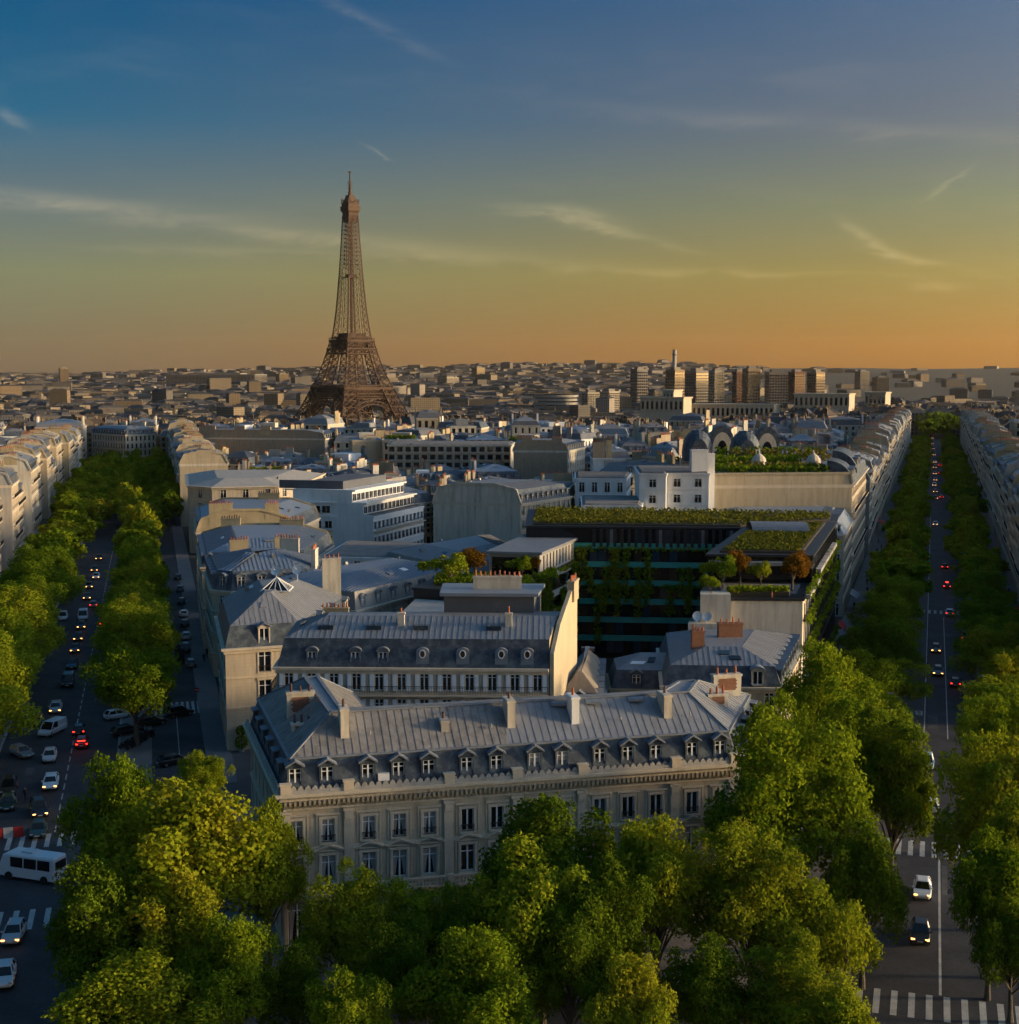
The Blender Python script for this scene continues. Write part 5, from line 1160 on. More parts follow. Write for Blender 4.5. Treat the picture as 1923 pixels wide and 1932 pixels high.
    d1 = deck('first', 57.6, 37.5, 9.5, 14, 16)
    d1.box(-30, -30, 58.8, -12, 30, 62.5); d1.box(12, -30, 58.8, 30, 30, 62.5); d1.box(-12, -31, 58.8, 12, -14, 62); d1.box(-12, 14, 58.8, 12, 31, 62)
    d1.build('first_platform', T, root)
    b = MB()
    for k in range(4):
        rt = Matrix.Rotation(k*math.pi/2, 3, 'Z')
        for z0, z1, hw in ((46, 52, 39.0),):
            n = 26
            for i in range(n):
                x0 = -hw+2*hw*i/n; x1 = -hw+2*hw*(i+1)/n
                b.bar(rt @ Vector((x0, -hw, z0)), rt @ Vector((x1, -hw+.6, z1)), .4); b.bar(rt @ Vector((x1, -hw, z0)), rt @ Vector((x0, -hw+.6, z1)), .4)
            b.bar(rt @ Vector((-hw, -hw, z0)), rt @ Vector((hw, -hw, z0)), .9); b.bar(rt @ Vector((-hw, -hw+.6, z1)), rt @ Vector((hw, -hw+.6, z1)), .9)
    b.build('lattice_girder', T, root)
    d2 = deck('second', 115.7, 20.5, 9, 7, 10)
    d2.box(-14, -14, 116.9, 14, 14, 121); d2.box(-18, -18, 121, 18, 18, 121.8); d2.box(-12, -12, 121.8, 12, 12, 126)
    d2.build('second_platform', T, root)
    b = MB()
    for k in range(4):
        rt = Matrix.Rotation(k*math.pi/2, 3, 'Z')
        for z0, z1, hw in ((101, 107, 22.6),):
            n = 8
            for i in range(n):
                x0 = -hw+2*hw*i/n; x1 = -hw+2*hw*(i+1)/n
                b.bar(rt @ Vector((x0, -hw+.4, z0)), rt @ Vector((x1, -hw+1.3, z1)), .5); b.bar(rt @ Vector((x1, -hw+.4, z0)), rt @ Vector((x0, -hw+1.3, z1)), .5)
            for z in (z0, z1): b.bar(rt @ Vector((-hw, -hw+.4, z)), rt @ Vector((hw, -hw+.4, z)), 1.3)
    b.build('lattice_girder', T, root)
    up = [(115.7, 18.0), (130, 16.0), (150, 13.8), (170, 12.2), (195, 10.6), (220, 9.2), (245, 7.9), (276, 6.6)]
    b = MB(); z = 115.7; zs = [z]
    while z < 268: z += max(5.0, lerp(up, z)[0]*.56); zs.append(min(z, 270))
    for z0, z1 in zip(zs, zs[1:]):
        a, c = lerp(up, z0)[0], lerp(up, z1)[0]; f = .3 if z0 < 200 else .0
        for k in range(4):
            rt = Matrix.Rotation(k*math.pi/2, 3, 'Z'); P = lambda x, y, zz: rt @ Vector((x, y, zz))
            w1 = 1.0 if z0 < 190 else .8
            b.bar(P(-a, -a, z0), P(-c, -c, z1), w1*1.2)
            if f:
                b.bar(P(-a*f, -a, z0), P(-c*f, -c, z1), w1*.6); b.bar(P(a*f, -a, z0), P(c*f, -c, z1), w1*.6)
                for s in (-1, 1):
                    panel(b, P(s*a*f, -a, z0), P(s*a, -a, z0), P(s*c*f, -c, z1), P(s*c, -c, z1), .42)
            else:
                b.bar(P(0, -a, z0), P(0, -c, z1), .6)
                panel(b, P(-a, -a, z0), P(0, -a, z0), P(-c, -c, z1), P(0, -c, z1), .4); panel(b, P(0, -a, z0), P(a, -a, z0), P(0, -c, z1), P(c, -c, z1), .4)
    b.box(-1.1, -1.1, 120, 1.1, 1.1, 272); b.build('upper_shaft', T, root)
    b = MB(); b.box(-7.5, -7.5, 194, 7.5, 7.5, 195.2); b.box(-5, -5, 195.2, 5, 5, 198.5); b.build('intermediate_platform', T, root)
    b = MB()
    def fr(z0, h0, z1, h1): b.hull([(-h0, -h0, z0), (h0, -h0, z0), (h0, h0, z0), (-h0, h0, z0)], [(-h1, -h1, z1), (h1, -h1, z1), (h1, h1, z1), (-h1, h1, z1)])
    fr(262, 6.3, 272, 6.8); fr(272, 6.8, 275, 8.2); fr(275, 8.6, 279.5, 8.6); fr(279.5, 9.2, 280.3, 9.2); fr(280.3, 7.6, 284, 7.6); fr(284, 8.2, 284.8, 8.2); fr(284.8, 6.4, 289, 6); fr(289, 5, 293, 4); fr(293, 4.2, 294, 4.2)
    for i in range(8):
        a = i*math.pi/4; b.bar((6*math.cos(a), 6*math.sin(a), 286), (11*math.cos(a), 11*math.sin(a), 287), .5); b.bar((11*math.cos(a), 11*math.sin(a), 285), (11*math.cos(a), 11*math.sin(a), 290), .6)
    b.build('top_cabin', T, root)
    b = MB(); b.tube((0, 0, 293), (0, 0, 300), 2.6, 1.8, 8); b.tube((0, 0, 300), (0, 0, 312), 1.5, 1.1, 8); b.tube((0, 0, 312), (0, 0, 323), .8, .6, 6); b.box(-3, -.5, 321.6, 3, .5, 322.4); b.box(-.5, -3, 321.6, .5, 3, 322.4)
    for z in (297, 302, 306, 309): b.box(-2.2, -2.2, z, 2.2, 2.2, z+.8)
    b.build('antenna', T, root)
lattice_tower()
# ---------------------------------------------------------------- trees
def tree_meshes(seed, m, cards, leaf, nclump=34, cx=6.0, cz=6.6, zc=9.6, sparse=False, trunk_h=3.8):
    rg = np.random.default_rng(seed); C = []
    while len(C) < nclump:
        d = rg.normal(size=3); d /= np.linalg.norm(d); r = rg.uniform(.35, .86)
        if d[2] < -.75: continue
        wob = 1+.28*math.sin(3*math.atan2(d[1], d[0])+seed)+.2*math.sin(5*d[2]+seed*2); r *= wob*.92
        c = np.array([d[0]*cx*r, d[1]*cx*r, zc+d[2]*cz*r*(1.0 if d[2] > 0 else .8)])
        if all(np.linalg.norm(c-q[0]) > 1.0 for q in C): C.append((c, rg.uniform(.9, 2.0)*(1.1 if d[2] > .2 else 1)))
    P = []; O = []; per = cards//nclump
    for c, R_ in C:
        k = int(per*(R_/1.7)**2); d = rg.normal(size=(k, 3)); oc = c-np.array([0, 0, zc-1.5]); oc /= np.linalg.norm(oc)+1e-6
        d += oc*.55+np.array([0, 0, .25]); d /= np.linalg.norm(d, axis=1)[:, None]
        # knobbly clump surface
        lump = 1+.22*np.sin(d[:, 0]*7+c[0]*3)*np.sin(d[:, 1]*7+c[1]*2)+.14*np.sin(d[:, 2]*11+c[2])
        rr = R_*lump*(1-.45*rg.random(k)**2.2)
        P.append(c+d*rr[:, None]*np.array([1, 1, 1.05])); O.append(d)
    P = np.vstack(P); O = np.vstack(O)
    crown = leaf_mesh('crown', P, leaf, m, rg, O)
    b = MB(); b.tube((0, 0, -.1), (0, 0, 1.2), .5, .36, 9); b.tube((0, 0, 1.2), (.1, .05, trunk_h), .36, .27, 9, caps=False)
    top = Vector((.1, .05, trunk_h)); b.tube(top, (.15, .1, zc+2.5), .26, .08, 7)
    for c, R_ in C[:: 2]:
        c = Vector(c); s = Vector((.1, .06, trunk_h-.4+min(4.5, max(0, (c.z-7)*.6)))); mid = s.lerp(c, .55)+Vector((0, 0, .5)); b.tube(s, mid, .15, .09, 6, caps=False); b.tube(mid, c, .09, .03, 5, caps=False)
    return b.mesh('trunk', MATS['bark']), crown
TV = {}
for k, (m, n) in {'bright': ('leaf_bright', 4), 'dark': ('leaf_dark', 2), 'gold': ('leaf_gold', 2)}.items():
    TV[k] = [tree_meshes(100+i*7+len(k)*31, m, 34000, .25, 60) for i in range(n)]
    TV['far_'+k] = [tree_meshes(300+i*7+len(k)*31, m, 5600, .68, 34) for i in range(n)]
TV['sparse'] = [tree_meshes(77, 'leaf_gold', 1500, .4, 22, 4.6, 5.2, 9.5)]
TV['rust'] = [tree_meshes(78, 'leaf_rust', 3200, .55, 20, 5.4, 4.4, 7.5, trunk_h=3.2)]
TV['shrub'] = [tree_meshes(79, 'leaf_bright', 4200, .55, 22, 6.0, 4.6, 7.0, trunk_h=2.6)]
TI = [0]
def tree(p, H, r, kind, label, group, name='plane_tree', cat='tree', top=16.8, rad=6.0):
    v = TV[kind]; tm, cm = v[TI[0] % len(v)]; TI[0] += 1; root = empty(name, p, random.uniform(0, 6.28), label, cat, group); root.scale = (r/rad, r/rad, H/top)
    link('trunk', tm, root); link('crown', cm, root); return root
def tpx(u, vt, y, wpx, kind, label, group='plane trees in front of the mansion', **k):
    c = at_y(u, vt, y); return tree((c.x, y, .1), c.z, wpx/2*y/FPX, kind, label, group, **k)
for a in [
    (345, 1462, 109, 400, 'gold', 'largest yellow green plane tree covering the left end of the mansion'),
    (225, 1425, 118, 210, 'bright', 'plane tree behind the largest yellow green tree at left'),
    (505, 1500, 113, 150, 'gold', 'slim plane tree touching the left corner of the mansion'),
    (190, 1650, 101, 230, 'dark', 'dark plane tree beside the left road below the minibus'),
    (250, 1795, 94, 350, 'gold', 'golden plane tree in the bottom left corner'),
    (445, 1730, 97, 210, 'bright', 'plane tree right of the golden one at bottom left'),
    (655, 1650, 104, 200, 'bright', 'plane tree below the left windows of the mansion'),
    (800, 1655, 104.5, 200, 'bright', 'plane tree under the mansion balcony, left of the dark tree'),
    (660, 1822, 91, 180, 'bright', 'small plane tree at the bottom edge left of centre'),
    (905, 1752, 93, 270, 'bright', 'broad plane tree at the bottom centre'),
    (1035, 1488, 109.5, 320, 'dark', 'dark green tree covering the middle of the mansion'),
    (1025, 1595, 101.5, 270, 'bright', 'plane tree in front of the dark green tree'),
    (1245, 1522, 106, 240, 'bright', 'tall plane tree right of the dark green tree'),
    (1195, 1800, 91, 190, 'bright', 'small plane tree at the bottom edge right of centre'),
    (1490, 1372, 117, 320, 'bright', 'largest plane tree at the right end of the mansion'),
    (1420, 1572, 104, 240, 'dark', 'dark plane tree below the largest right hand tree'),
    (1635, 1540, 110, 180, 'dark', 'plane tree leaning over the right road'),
    (1560, 1212, 158, 170, 'bright', 'bright plane tree in front of the corner house at right'),
    (1610, 1300, 142, 190, 'bright', 'plane tree behind the largest right hand tree'),
    (1690, 1345, 130, 180, 'dark', 'dark plane tree overhanging the right road'),
    (1470, 1290, 133, 150, 'bright', 'plane tree at the side of the mansion beside its right wing'),
    (1580, 1850, 90, 220, 'bright', 'low plane tree in the bottom right corner'),
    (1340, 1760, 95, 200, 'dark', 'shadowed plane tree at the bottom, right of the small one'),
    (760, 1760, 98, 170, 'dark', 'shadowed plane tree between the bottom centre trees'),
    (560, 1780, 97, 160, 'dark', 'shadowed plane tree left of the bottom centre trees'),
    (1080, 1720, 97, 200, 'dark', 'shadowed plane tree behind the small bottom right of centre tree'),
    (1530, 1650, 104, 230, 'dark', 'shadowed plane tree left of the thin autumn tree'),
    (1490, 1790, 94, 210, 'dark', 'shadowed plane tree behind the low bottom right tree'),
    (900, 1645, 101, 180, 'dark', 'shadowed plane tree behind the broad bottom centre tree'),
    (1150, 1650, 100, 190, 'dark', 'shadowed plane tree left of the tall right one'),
    (350, 1640, 101, 220, 'gold', 'yellow green plane tree under the largest one at left'),
    (1900, 1355, 122, 230, 'bright', 'bright plane tree right of the right road above the zebra crossing'),
    (1875, 1560, 108, 170, 'bright', 'plane tree at the right edge beside the white hatchback'),
    (1935, 1490, 112, 200, 'bright', 'plane tree cut by the right edge'),
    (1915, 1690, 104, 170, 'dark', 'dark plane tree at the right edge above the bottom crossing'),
    (1880, 1290, 142, 150, 'bright', 'plane tree at the right road behind the bright one'),
    (380, 1414, 152, 100, 'bright', 'small round tree on the corner of the side lane'),
    (1600, 1665, 100, 150, 'sparse', 'thin autumn tree with bare branches beside the right road'),
]: tpx(*a)
def tree_row(fn, ts, s, hr, rr, kinds, where, group, seed):
    rg = random.Random(seed)
    for k, t in enumerate(ts):
        p = fn(t+rg.uniform(-1.5, 1.5), s+rg.uniform(-.6, .6)); kd = rg.choice(kinds); kd = kd if p.y < 290 else 'far_'+kd
        tree((p.x, p.y, .12+gz(p.x, p.y)), rg.uniform(*hr), rg.uniform(*rr), kd, 'plane tree, %s from the front in the row %s' % (ORD[k], where), group)
BD = ('bright', 'bright', 'bright', 'gold', 'dark')
tree_row(K, [188, 205, 222]+[239+i*16.5 for i in range(46)], -8.6, (9.6, 13.6), (5.2, 7.0), BD, 'left of the right avenue', 'plane trees left of the right avenue', 31)
tree_row(K, [175, 192, 209]+[226+i*16.5 for i in range(46)], 9.2, (9.6, 13.6), (5.0, 6.8), BD, 'right of the right avenue', 'plane trees right of the right avenue', 32)
tree_row(I, [189, 214, 228, 243, 259, 275, 292, 312, 330, 350, 372, 394, 416, 440], 8.4, (13, 15.5), (5.6, 6.8), ('bright', 'bright', 'gold'), 'right of the left avenue', 'plane trees right of the left avenue', 33)
tree_row(I, [172, 188, 203, 217, 231, 246, 262, 280, 298, 318, 338, 358, 380, 402, 426, 450], -11.5, (13, 16), (6.4, 8.0), ('bright', 'gold', 'bright'), 'left of the left avenue', 'plane trees left of the left avenue', 34)
rg_ = random.Random(35); 
LN = ('outer left', 'inner left', 'middle', 'inner right', 'outer right')
for k, t in enumerate(range(455, 700, 16)):
    for j, s in enumerate((-14, -6, 2, 10, 17)):
        p = I(t+rg_.uniform(-4, 4), s+rg_.uniform(-2, 2)); tree((p.x, p.y, 0), rg_.uniform(11, 15.5), rg_.uniform(5, 7), 'far_'+rg_.choice(('bright', 'bright', 'dark', 'gold')), 'plane tree, %s from front, %s file of the grove ending the left avenue' % (ORD[k], LN[j]), 'grove at the far end of the left avenue')
# trees on roofs and terraces
for a in [(1365, 1060, 199, 19.8, 2.2, 4.6, 'shrub', 'round green tree on the roof terrace, left of the rust tree'), (1398, 1050, 202, 19.8, 2.0, 4.8, 'rust', 'small rust coloured tree on the roof terrace'), (1436, 1075, 202, 19.8, 1.5, 3.4, 'shrub', 'small round tree in the middle of the roof terrace'), (1496, 1050, 197, 19.8, 2.7, 5.2, 'rust', 'large rust and green tree on the roof terrace'), (1340, 1100, 194, 19.8, 1.4, 2.6, 'shrub', 'low shrub at the left end of the roof terrace'),
          (850, 1050, 217, 17.7, 3.3, 4.6, 'shrub', 'bright green tree in the roof garden left of the pavilion'), (898, 1040, 221, 17.7, 3.0, 4.9, 'rust', 'rust coloured tree beside the pavilion'), (985, 1052, 224, 17.7, 1.8, 3.4, 'shrub', 'small green tree in front of the grey pavilion'), (1005, 1048, 225, 17.7, 1.4, 3.2, 'rust', 'small rust tree at the corner of the pavilion')]:
    u, vt, y, z, r, H, kd, lb = a; c = at_y(u, vt, y); tree((c.x, y, z), H, r*1.25, kd, lb, 'trees on the office roof terraces', 'terrace_tree', top=11.5, rad=6.4)
hr_ = [o for o in COL.objects if o.name.startswith('grand_hotel')][0]
plants(hr_, 'roof_garden', [(49, 322, 28, 76, 334, 29.6), (50, 345, 28, 74, 356, 30.5), (56, 372, 28, 86, 376, 31.5)], 2600, 'leaf_dark', .8, 41); plants(hr_, 'roof_garden', [(52, 325, 28.4, 74, 331, 30.2), (60, 366, 28, 88, 374, 31)], 700, 'leaf_olive', .8, 42)
def far_trees():
    rg = np.random.default_rng(8); P = []
    for u0, u1, v, y, n in ((335, 480, 778, 1350, 60), (140, 330, 790, 1180, 40), (720, 760, 800, 1250, 12), (990, 1035, 797, 1300, 14), (1180, 1220, 800, 1000, 8), (1735, 1800, 768, 1130, 40), (560, 640, 790, 1600, 30), (700, 780, 792, 1650, 20)):
        for _ in range(n):
            u = rg.uniform(u0, u1); yy = y+rg.uniform(-40, 40); x = (u-961.5)/FPX*yy; z = gz(x, yy); r = rg.uniform(5, 9); h = rg.uniform(10, 16)
            d = rg.normal(size=(110, 3)); d /= np.linalg.norm(d, axis=1)[:, None]; P.append(np.array([x, yy, z+h])+d*r*np.array([1, 1, .8])*rg.uniform(.6, 1, (110, 1)))
    tag(leaf_obj('far_trees', np.vstack(P), 2.4, 'leaf_dark', None, rg), 'dark clumps of far trees between the roofs', 'trees', None, 'stuff')
far_trees()
# ---------------------------------------------------------------- vehicles
def loft(mb, rings, m=0, caps=True):
    for a, b in zip(rings, rings[1:]): mb.hull(a, b, m, False)
    if caps: mb.face(rings[0][::-1], m); mb.face(rings[-1], m)
def car_parts(L=4.2, W=1.76, Hh=1.46, kind='hatch'):
    k = L/4.2; w = W/2; b = MB()
    st = {'hatch': [(-2.1, .62, .42, .80), (-2.02, .80, .30, .92), (-1.5, .99, .27, .95), (0, 1.0, .25, .92), (.95, .99, .26, .90), (1.6, .96, .28, .78), (2.0, .82, .32, .66), (2.1, .66, .40, .58)],
          'van': [(-2.1, .80, .42, .95), (-2.05, .95, .30, 1.05), (-1.5, 1.0, .27, 1.08), (0, 1.0, .26, 1.06), (1.1, .99, .27, 1.02), (1.75, .95, .28, .88), (2.05, .82, .32, .74), (2.1, .7, .4, .66)]}[kind]
    R_ = []
    for y, ws, z0, z1 in st: x = w*ws; R_.append([Vector(p) for p in ((-x*.9, y*k, z0), (x*.9, y*k, z0), (x, y*k, z0+.14), (x, y*k, z1-.12), (x*.92, y*k, z1), (-x*.92, y*k, z1), (-x, y*k, z1-.12), (-x, y*k, z0+.14))])
    loft(b, R_); body = b
    zb = .90 if kind == 'hatch' else 1.03
    if kind == 'hatch': base = (-1.95, 1.0, .86); roof = (-1.45, .22, .66)
    else: base = (-2.06, 1.35, .92); roof = (-2.0, .72, .84)
    g = MB(); A = [(-w*base[2], base[0]*k, zb), (w*base[2], base[0]*k, zb), (w*base[2], base[1]*k, zb-.05), (-w*base[2], base[1]*k, zb-.05)]; Bq = [(-w*roof[2], roof[0]*k, Hh-.06), (w*roof[2], roof[0]*k, Hh-.06), (w*roof[2], roof[1]*k, Hh-.06), (-w*roof[2], roof[1]*k, Hh-.06)]
    g.hull([Vector(p) for p in A], [Vector(p) for p in Bq])
    r = MB(); C = [Vector(p) for p in Bq]; c = sum(C, Vector())/4; D = [Vector((c.x+(p.x-c.x)*1.04, c.y+(p.y-c.y)*1.03, Hh-.07)) for p in C]; T = [Vector((c.x+(p.x-c.x)*.8, c.y+(p.y-c.y)*.86, Hh)) for p in C]; r.hull(D, T)
    for a, bb in zip(A, Bq): r.bar(a, bb, .09)
    for s in (0, 1): r.bar(Vector(A[s*1]).lerp(Vector(A[3-s]), .5), Vector(Bq[s]).lerp(Vector(Bq[3-s]), .5), .08)
    for s in (-1, 1): r.box(s*w*1.02-.1, .72*k, zb+.02, s*w*1.02+.1, .86*k, zb+.16)
    if kind == 'van':
        for s in (-1, 1): x = s*w*.9; r.hull([Vector((x-.03, -1.95*k, zb)), Vector((x+.03, -1.95*k, zb)), Vector((x+.03, -.1*k, zb)), Vector((x-.03, -.1*k, zb))], [Vector((x*.96-.03, -1.92*k, Hh-.1)), Vector((x*.96+.03, -1.92*k, Hh-.1)), Vector((x*.96+.03, -.1*k, Hh-.1)), Vector((x*.96-.03, -.1*k, Hh-.1))])
    ty = MB(); ty.tube((-.1, 0, 0), (.1, 0, 0), .32, .32, 14); ri = MB(); ri.tube((-.11, 0, 0), (.11, 0, 0), .19, .19, 10)
    hl = MB(); hl.hull([Vector((-.17, -.06, -.07)), Vector((.17, -.06, -.07)), Vector((.17, -.06, .08)), Vector((-.17, -.06, .06))], [Vector((-.15, .05, -.06)), Vector((.13, .0, -.06)), Vector((.13, .0, .07)), Vector((-.15, .05, .05))])
    pl = MB(); pl.box(-.26, -.02, -.06, .26, .02, .06)
    return dict(k=k, w=w, body=body.mesh('body', MATS['paint']), glass=g.mesh('windows', MATS['dark_glass']), roof=r.mesh('roof', MATS['paint']), tyre=ty.mesh('wheel', MATS['tyre']), rim=ri.mesh('rim', MATS['rim']),
                hl_on=hl.mesh('headlight', MATS['headlight']), hl_off=hl.mesh('headlight', MATS['headlamp_off']), tl_on=hl.mesh('taillight', MATS['taillight']), tl_off=hl.mesh('taillight', MATS['tail_off']), plate=pl.mesh('number_plate', MATS['plate']), zl=.72 if kind == 'hatch' else .82)
CP = {'hatch': car_parts(4.1, 1.76, 1.47), 'sedan': car_parts(4.7, 1.84, 1.43), 'suv': car_parts(4.6, 1.9, 1.70), 'van': car_parts(4.9, 1.95, 2.0, 'van')}
COLS = {'white': (.62, .63, .64), 'black': (.012, .012, .014), 'grey': (.16, .165, .17), 'silver': (.40, .41, .42), 'dark blue': (.015, .02, .035), 'red': (.28, .02, .015), 'dark green': (.015, .035, .03), 'pale blue': (.3, .42, .5)}
def car(p, rz, typ, colr, label, group, lights=''):
    q = CP[typ]; root = empty('car' if typ != 'van' else 'van', p, rz, label, 'car' if typ != 'van' else 'van', group); c = (*COLS[colr], 1)
    for n in ('body', 'roof'): o = link(n, q[n], root); o.color = c
    link('windows', q['glass'], root)
    for sx in (-1, 1):
        for sy in (-1.28, 1.3): o = link('wheel', q['tyre'], root, (sx*(q['w']-.12), sy*q['k'], .32)); link('rim', q['rim'], o)
        o = link('headlight', q['hl_on' if 'h' in lights else 'hl_off'], root, (sx*q['w']*.70, 2.03*q['k'], q['zl']-.08)); link('taillight', q['tl_on' if 't' in lights else 'tl_off'], root, (sx*q['w']*.70, -2.06*q['k'], q['zl']+.06), math.pi)
    link('number_plate', q['plate'], root, (0, 2.11*q['k'], .5)); link('number_plate', q['plate'], root, (0, -2.12*q['k'], .58)); return root
HI, HK = -AI, -AK            # heading of +Y models going away along each avenue
def gcar(u, v, fn, away, typ, colr, label, group, lights='', turn=0., z=.015):
    p = at_z(u, v); d = Vector((math.sin(AI if fn is I else AK), math.cos(AI if fn is I else AK), 0)); p = p+d*2.0; rz = (HI if fn is I else HK)+(0 if away else math.pi)+turn
    return car((p.x, p.y, z), rz, typ, colr, label, group, lights)
GL, GR, GP = 'traffic on the left avenue', 'traffic on the right avenue', 'cars parked along the left avenue'
for a in [(186, 1058, I, 0, 'hatch', 'black', 'farthest car with lit headlights in the left avenue queue', GL, 'h'), (178, 1080, I, 0, 'sedan', 'black', 'dark car, second from the far end of the left avenue queue', GL, 'h'), (181, 1094, I, 0, 'hatch', 'white', 'white car, third from the far end of the left avenue queue', GL, 'h'), (168, 1112, I, 0, 'hatch', 'dark blue', 'dark blue car behind the third car of the left queue', GL, 'h'), (164, 1133, I, 0, 'sedan', 'black', 'black car with amber light in the middle of the left queue', GL, 'h'),
          (176, 1148, I, 1, 'hatch', 'grey', 'grey car with red tail lights passing the left queue', GL, 't'), (156, 1171, I, 0, 'van', 'white', 'white van in the middle of the left avenue queue', GL, ''), (153, 1189, I, 0, 'hatch', 'black', 'black car with bright lamps in front of the white van', GL, 'h'), (147, 1211, I, 0, 'sedan', 'dark blue', 'dark car with lit headlights, fourth from the front of the left queue', GL, 'h'), (141, 1234, I, 0, 'hatch', 'dark blue', 'dark car with lit headlights, third from the front of the left queue', GL, 'h'),
          (135, 1264, I, 0, 'sedan', 'black', 'low black car without lights in the left queue', GL, ''), (127, 1298, I, 0, 'van', 'black', 'black van leading the dark cars of the left queue', GL, ''), (104, 1348, I, 0, 'sedan', 'silver', 'silver car with four amber lights on the left avenue', GL, 'h'), (97, 1391, I, 0, 'van', 'white', 'white van turning left below the silver car', GL, '', -.5), (92, 1442, I, 0, 'hatch', 'silver', 'silver grey estate car below the white van', GL, ''),
          (195, 1184, I, 1, 'hatch', 'black', 'black car with red tail lights driving away right of the left queue', GL, 't'), (148, 1391, I, 1, 'hatch', 'black', 'black car with tail lights in front of the red lit car', GL, 't'), (154, 1415, I, 1, 'hatch', 'red', 'red car with brake lights glowing on the left avenue', GL, 't'),
          (94, 1493, I, 0, 'sedan', 'white', 'white car with very bright headlights near the left crossing', GL, 'h'), (71, 1546, I, 0, 'suv', 'black', 'black car with amber headlights at the left crossing', GL, 'h', .15), (70, 1586, I, 0, 'hatch', 'dark green', 'dark green car stopped on the zebra crossing by the minibus', GL, ''), (23, 1788, I, 0, 'hatch', 'silver', 'pale silver hatchback with amber headlights at the lower left', GL, 'h', -.1), (4, 1872, I, 0, 'hatch', 'white', 'white car cut by the left edge at the bottom', GL, ''),
          (118, 1172, I, 0, 'suv', 'white', 'white car parked at the left kerb beside the trees', GP, ''), (64, 1372, I, 0, 'hatch', 'dark blue', 'dark blue car parked under the left trees', GP, ''), (38, 1434, I, 0, 'sedan', 'grey', 'grey car parked at the left kerb by the silver estate', GP, '', .5), (14, 1503, I, 0, 'suv', 'black', 'black car parked at the left edge', GP, ''), (12, 1534, I, 0, 'hatch', 'dark green', 'dark green car parked at the left edge behind the barrier', GP, ''),
          (222, 1362, I, 1, 'hatch', 'white', 'white car half hidden under the big round tree', GP, '', -1.1), (240, 1392, I, 1, 'sedan', 'black', 'black car under the big round tree', GP, '', -1.1), (285, 1375, I, 1, 'sedan', 'black', 'second black car right of the round tree trunk', GP, '', -1.1), (338, 1357, I, 1, 'suv', 'black', 'large black car at the end of the row under the round tree', GP, '', -1.1), (330, 1450, I, 1, 'sedan', 'black', 'black car beside the small round corner tree', GP, '', -1.2),
          (336, 1095, I, 1, 'sedan', 'black', 'black car, farthest parked in the side lane', GP), (340, 1118, I, 1, 'hatch', 'grey', 'grey car parked second farthest in the side lane', GP), (343, 1142, I, 1, 'hatch', 'black', 'black hatchback parked third farthest in the side lane', GP), (347, 1166, I, 1, 'hatch', 'white', 'white car parked in the middle of the side lane', GP), (349, 1184, I, 1, 'sedan', 'black', 'black car between the two white cars in the side lane', GP), (352, 1209, I, 1, 'hatch', 'white', 'white car parked nearest in the side lane', GP), (351, 1232, I, 1, 'suv', 'black', 'black car parked in front of the nearest white side lane car', GP), (361, 1262, I, 1, 'hatch', 'grey', 'grey car parked by the side lane crossing', GP),
          (1783, 1075, K, 1, 'hatch', 'black', 'black car with tail lights above the one with a roof light', GR, 't'), (1787, 1112, K, 1, 'sedan', 'black', 'black car with red roof light on the right avenue', GR, 't'), (1792, 1164, K, 1, 'hatch', 'white', 'white hatchback with tail lights at the upper right crossing', GR, 't'), (1823, 1211, K, 1, 'suv', 'black', 'black off roader at the right kerb of the right avenue', GR, 't'), (1766, 1234, K, 0, 'hatch', 'black', 'black car with headlights beside the motorcycle', GR, 'h'), (1770, 1277, K, 0, 'sedan', 'black', 'dark car with round lit headlights on the right avenue', GR, 'h'), (1803, 1299, K, 1, 'hatch', 'dark blue', 'dark blue car with tail lights half under the right trees', GR, 't'),
          (1748, 1455, K, 0, 'suv', 'pale blue', 'pale blue car half hidden by the left trees of the right avenue', GR, ''), (1757, 1538, K, 1, 'hatch', 'white', 'white car with tail lights partly under the dark overhanging tree', GR, 't'), (1740, 1702, K, 0, 'hatch', 'white', 'white hatchback driving towards the camera at lower right', GR, 'h'), (1736, 1787, K, 0, 'hatch', 'black', 'small black car with glowing lamps at the bottom right', GR, 'h'), (1765, 993, K, 0, 'hatch', 'white', 'white car alone below the long queue of the right avenue', GR, 'h')]: gcar(*a)
for i, (u, v) in enumerate(((1766, 943), (1765, 930), (1763, 918), (1765, 908), (1764, 896), (1764, 884), (1764, 874), (1763, 860), (1761, 848), (1760, 839), (1760, 828), (1763, 819))): gcar(u, v, K, 0, ('hatch', 'sedan', 'suv')[i % 3], ('grey', 'black', 'white', 'silver')[i % 4], '%s car with headlights, %s from the front of the long right avenue queue' % (('grey', 'black', 'white', 'silver')[i % 4], ORD[i]), 'queue far up the right avenue', 'h')
for i, (u, v) in enumerate(((1774, 895), (1774, 880), (1773, 867), (1777, 941))): gcar(u, v, K, 1, 'hatch', ('black', 'grey')[i % 2], '%s car with red tail lights, %s of four beside the long queue' % (('black', 'grey')[i % 2], ('second nearest', 'third nearest', 'farthest', 'nearest')[i]), 'queue far up the right avenue', 't')
tl = MB(); tl.box(-.5, -2.06, 1.18, .5, -2.0, 1.32); o = [x for x in COL.objects if x.get('label') == 'red car with brake lights glowing on the left avenue'][0]; tl.build('brake_light', MATS['taillight'], o)
for k in ('black car with red roof light on the right avenue',):
    o = [x for x in COL.objects if x.get('label') == k][0]; b = MB(); b.box(-.3, -.3, 1.42, .3, .1, 1.58); b.build('roof_light', MATS['taillight'], o)
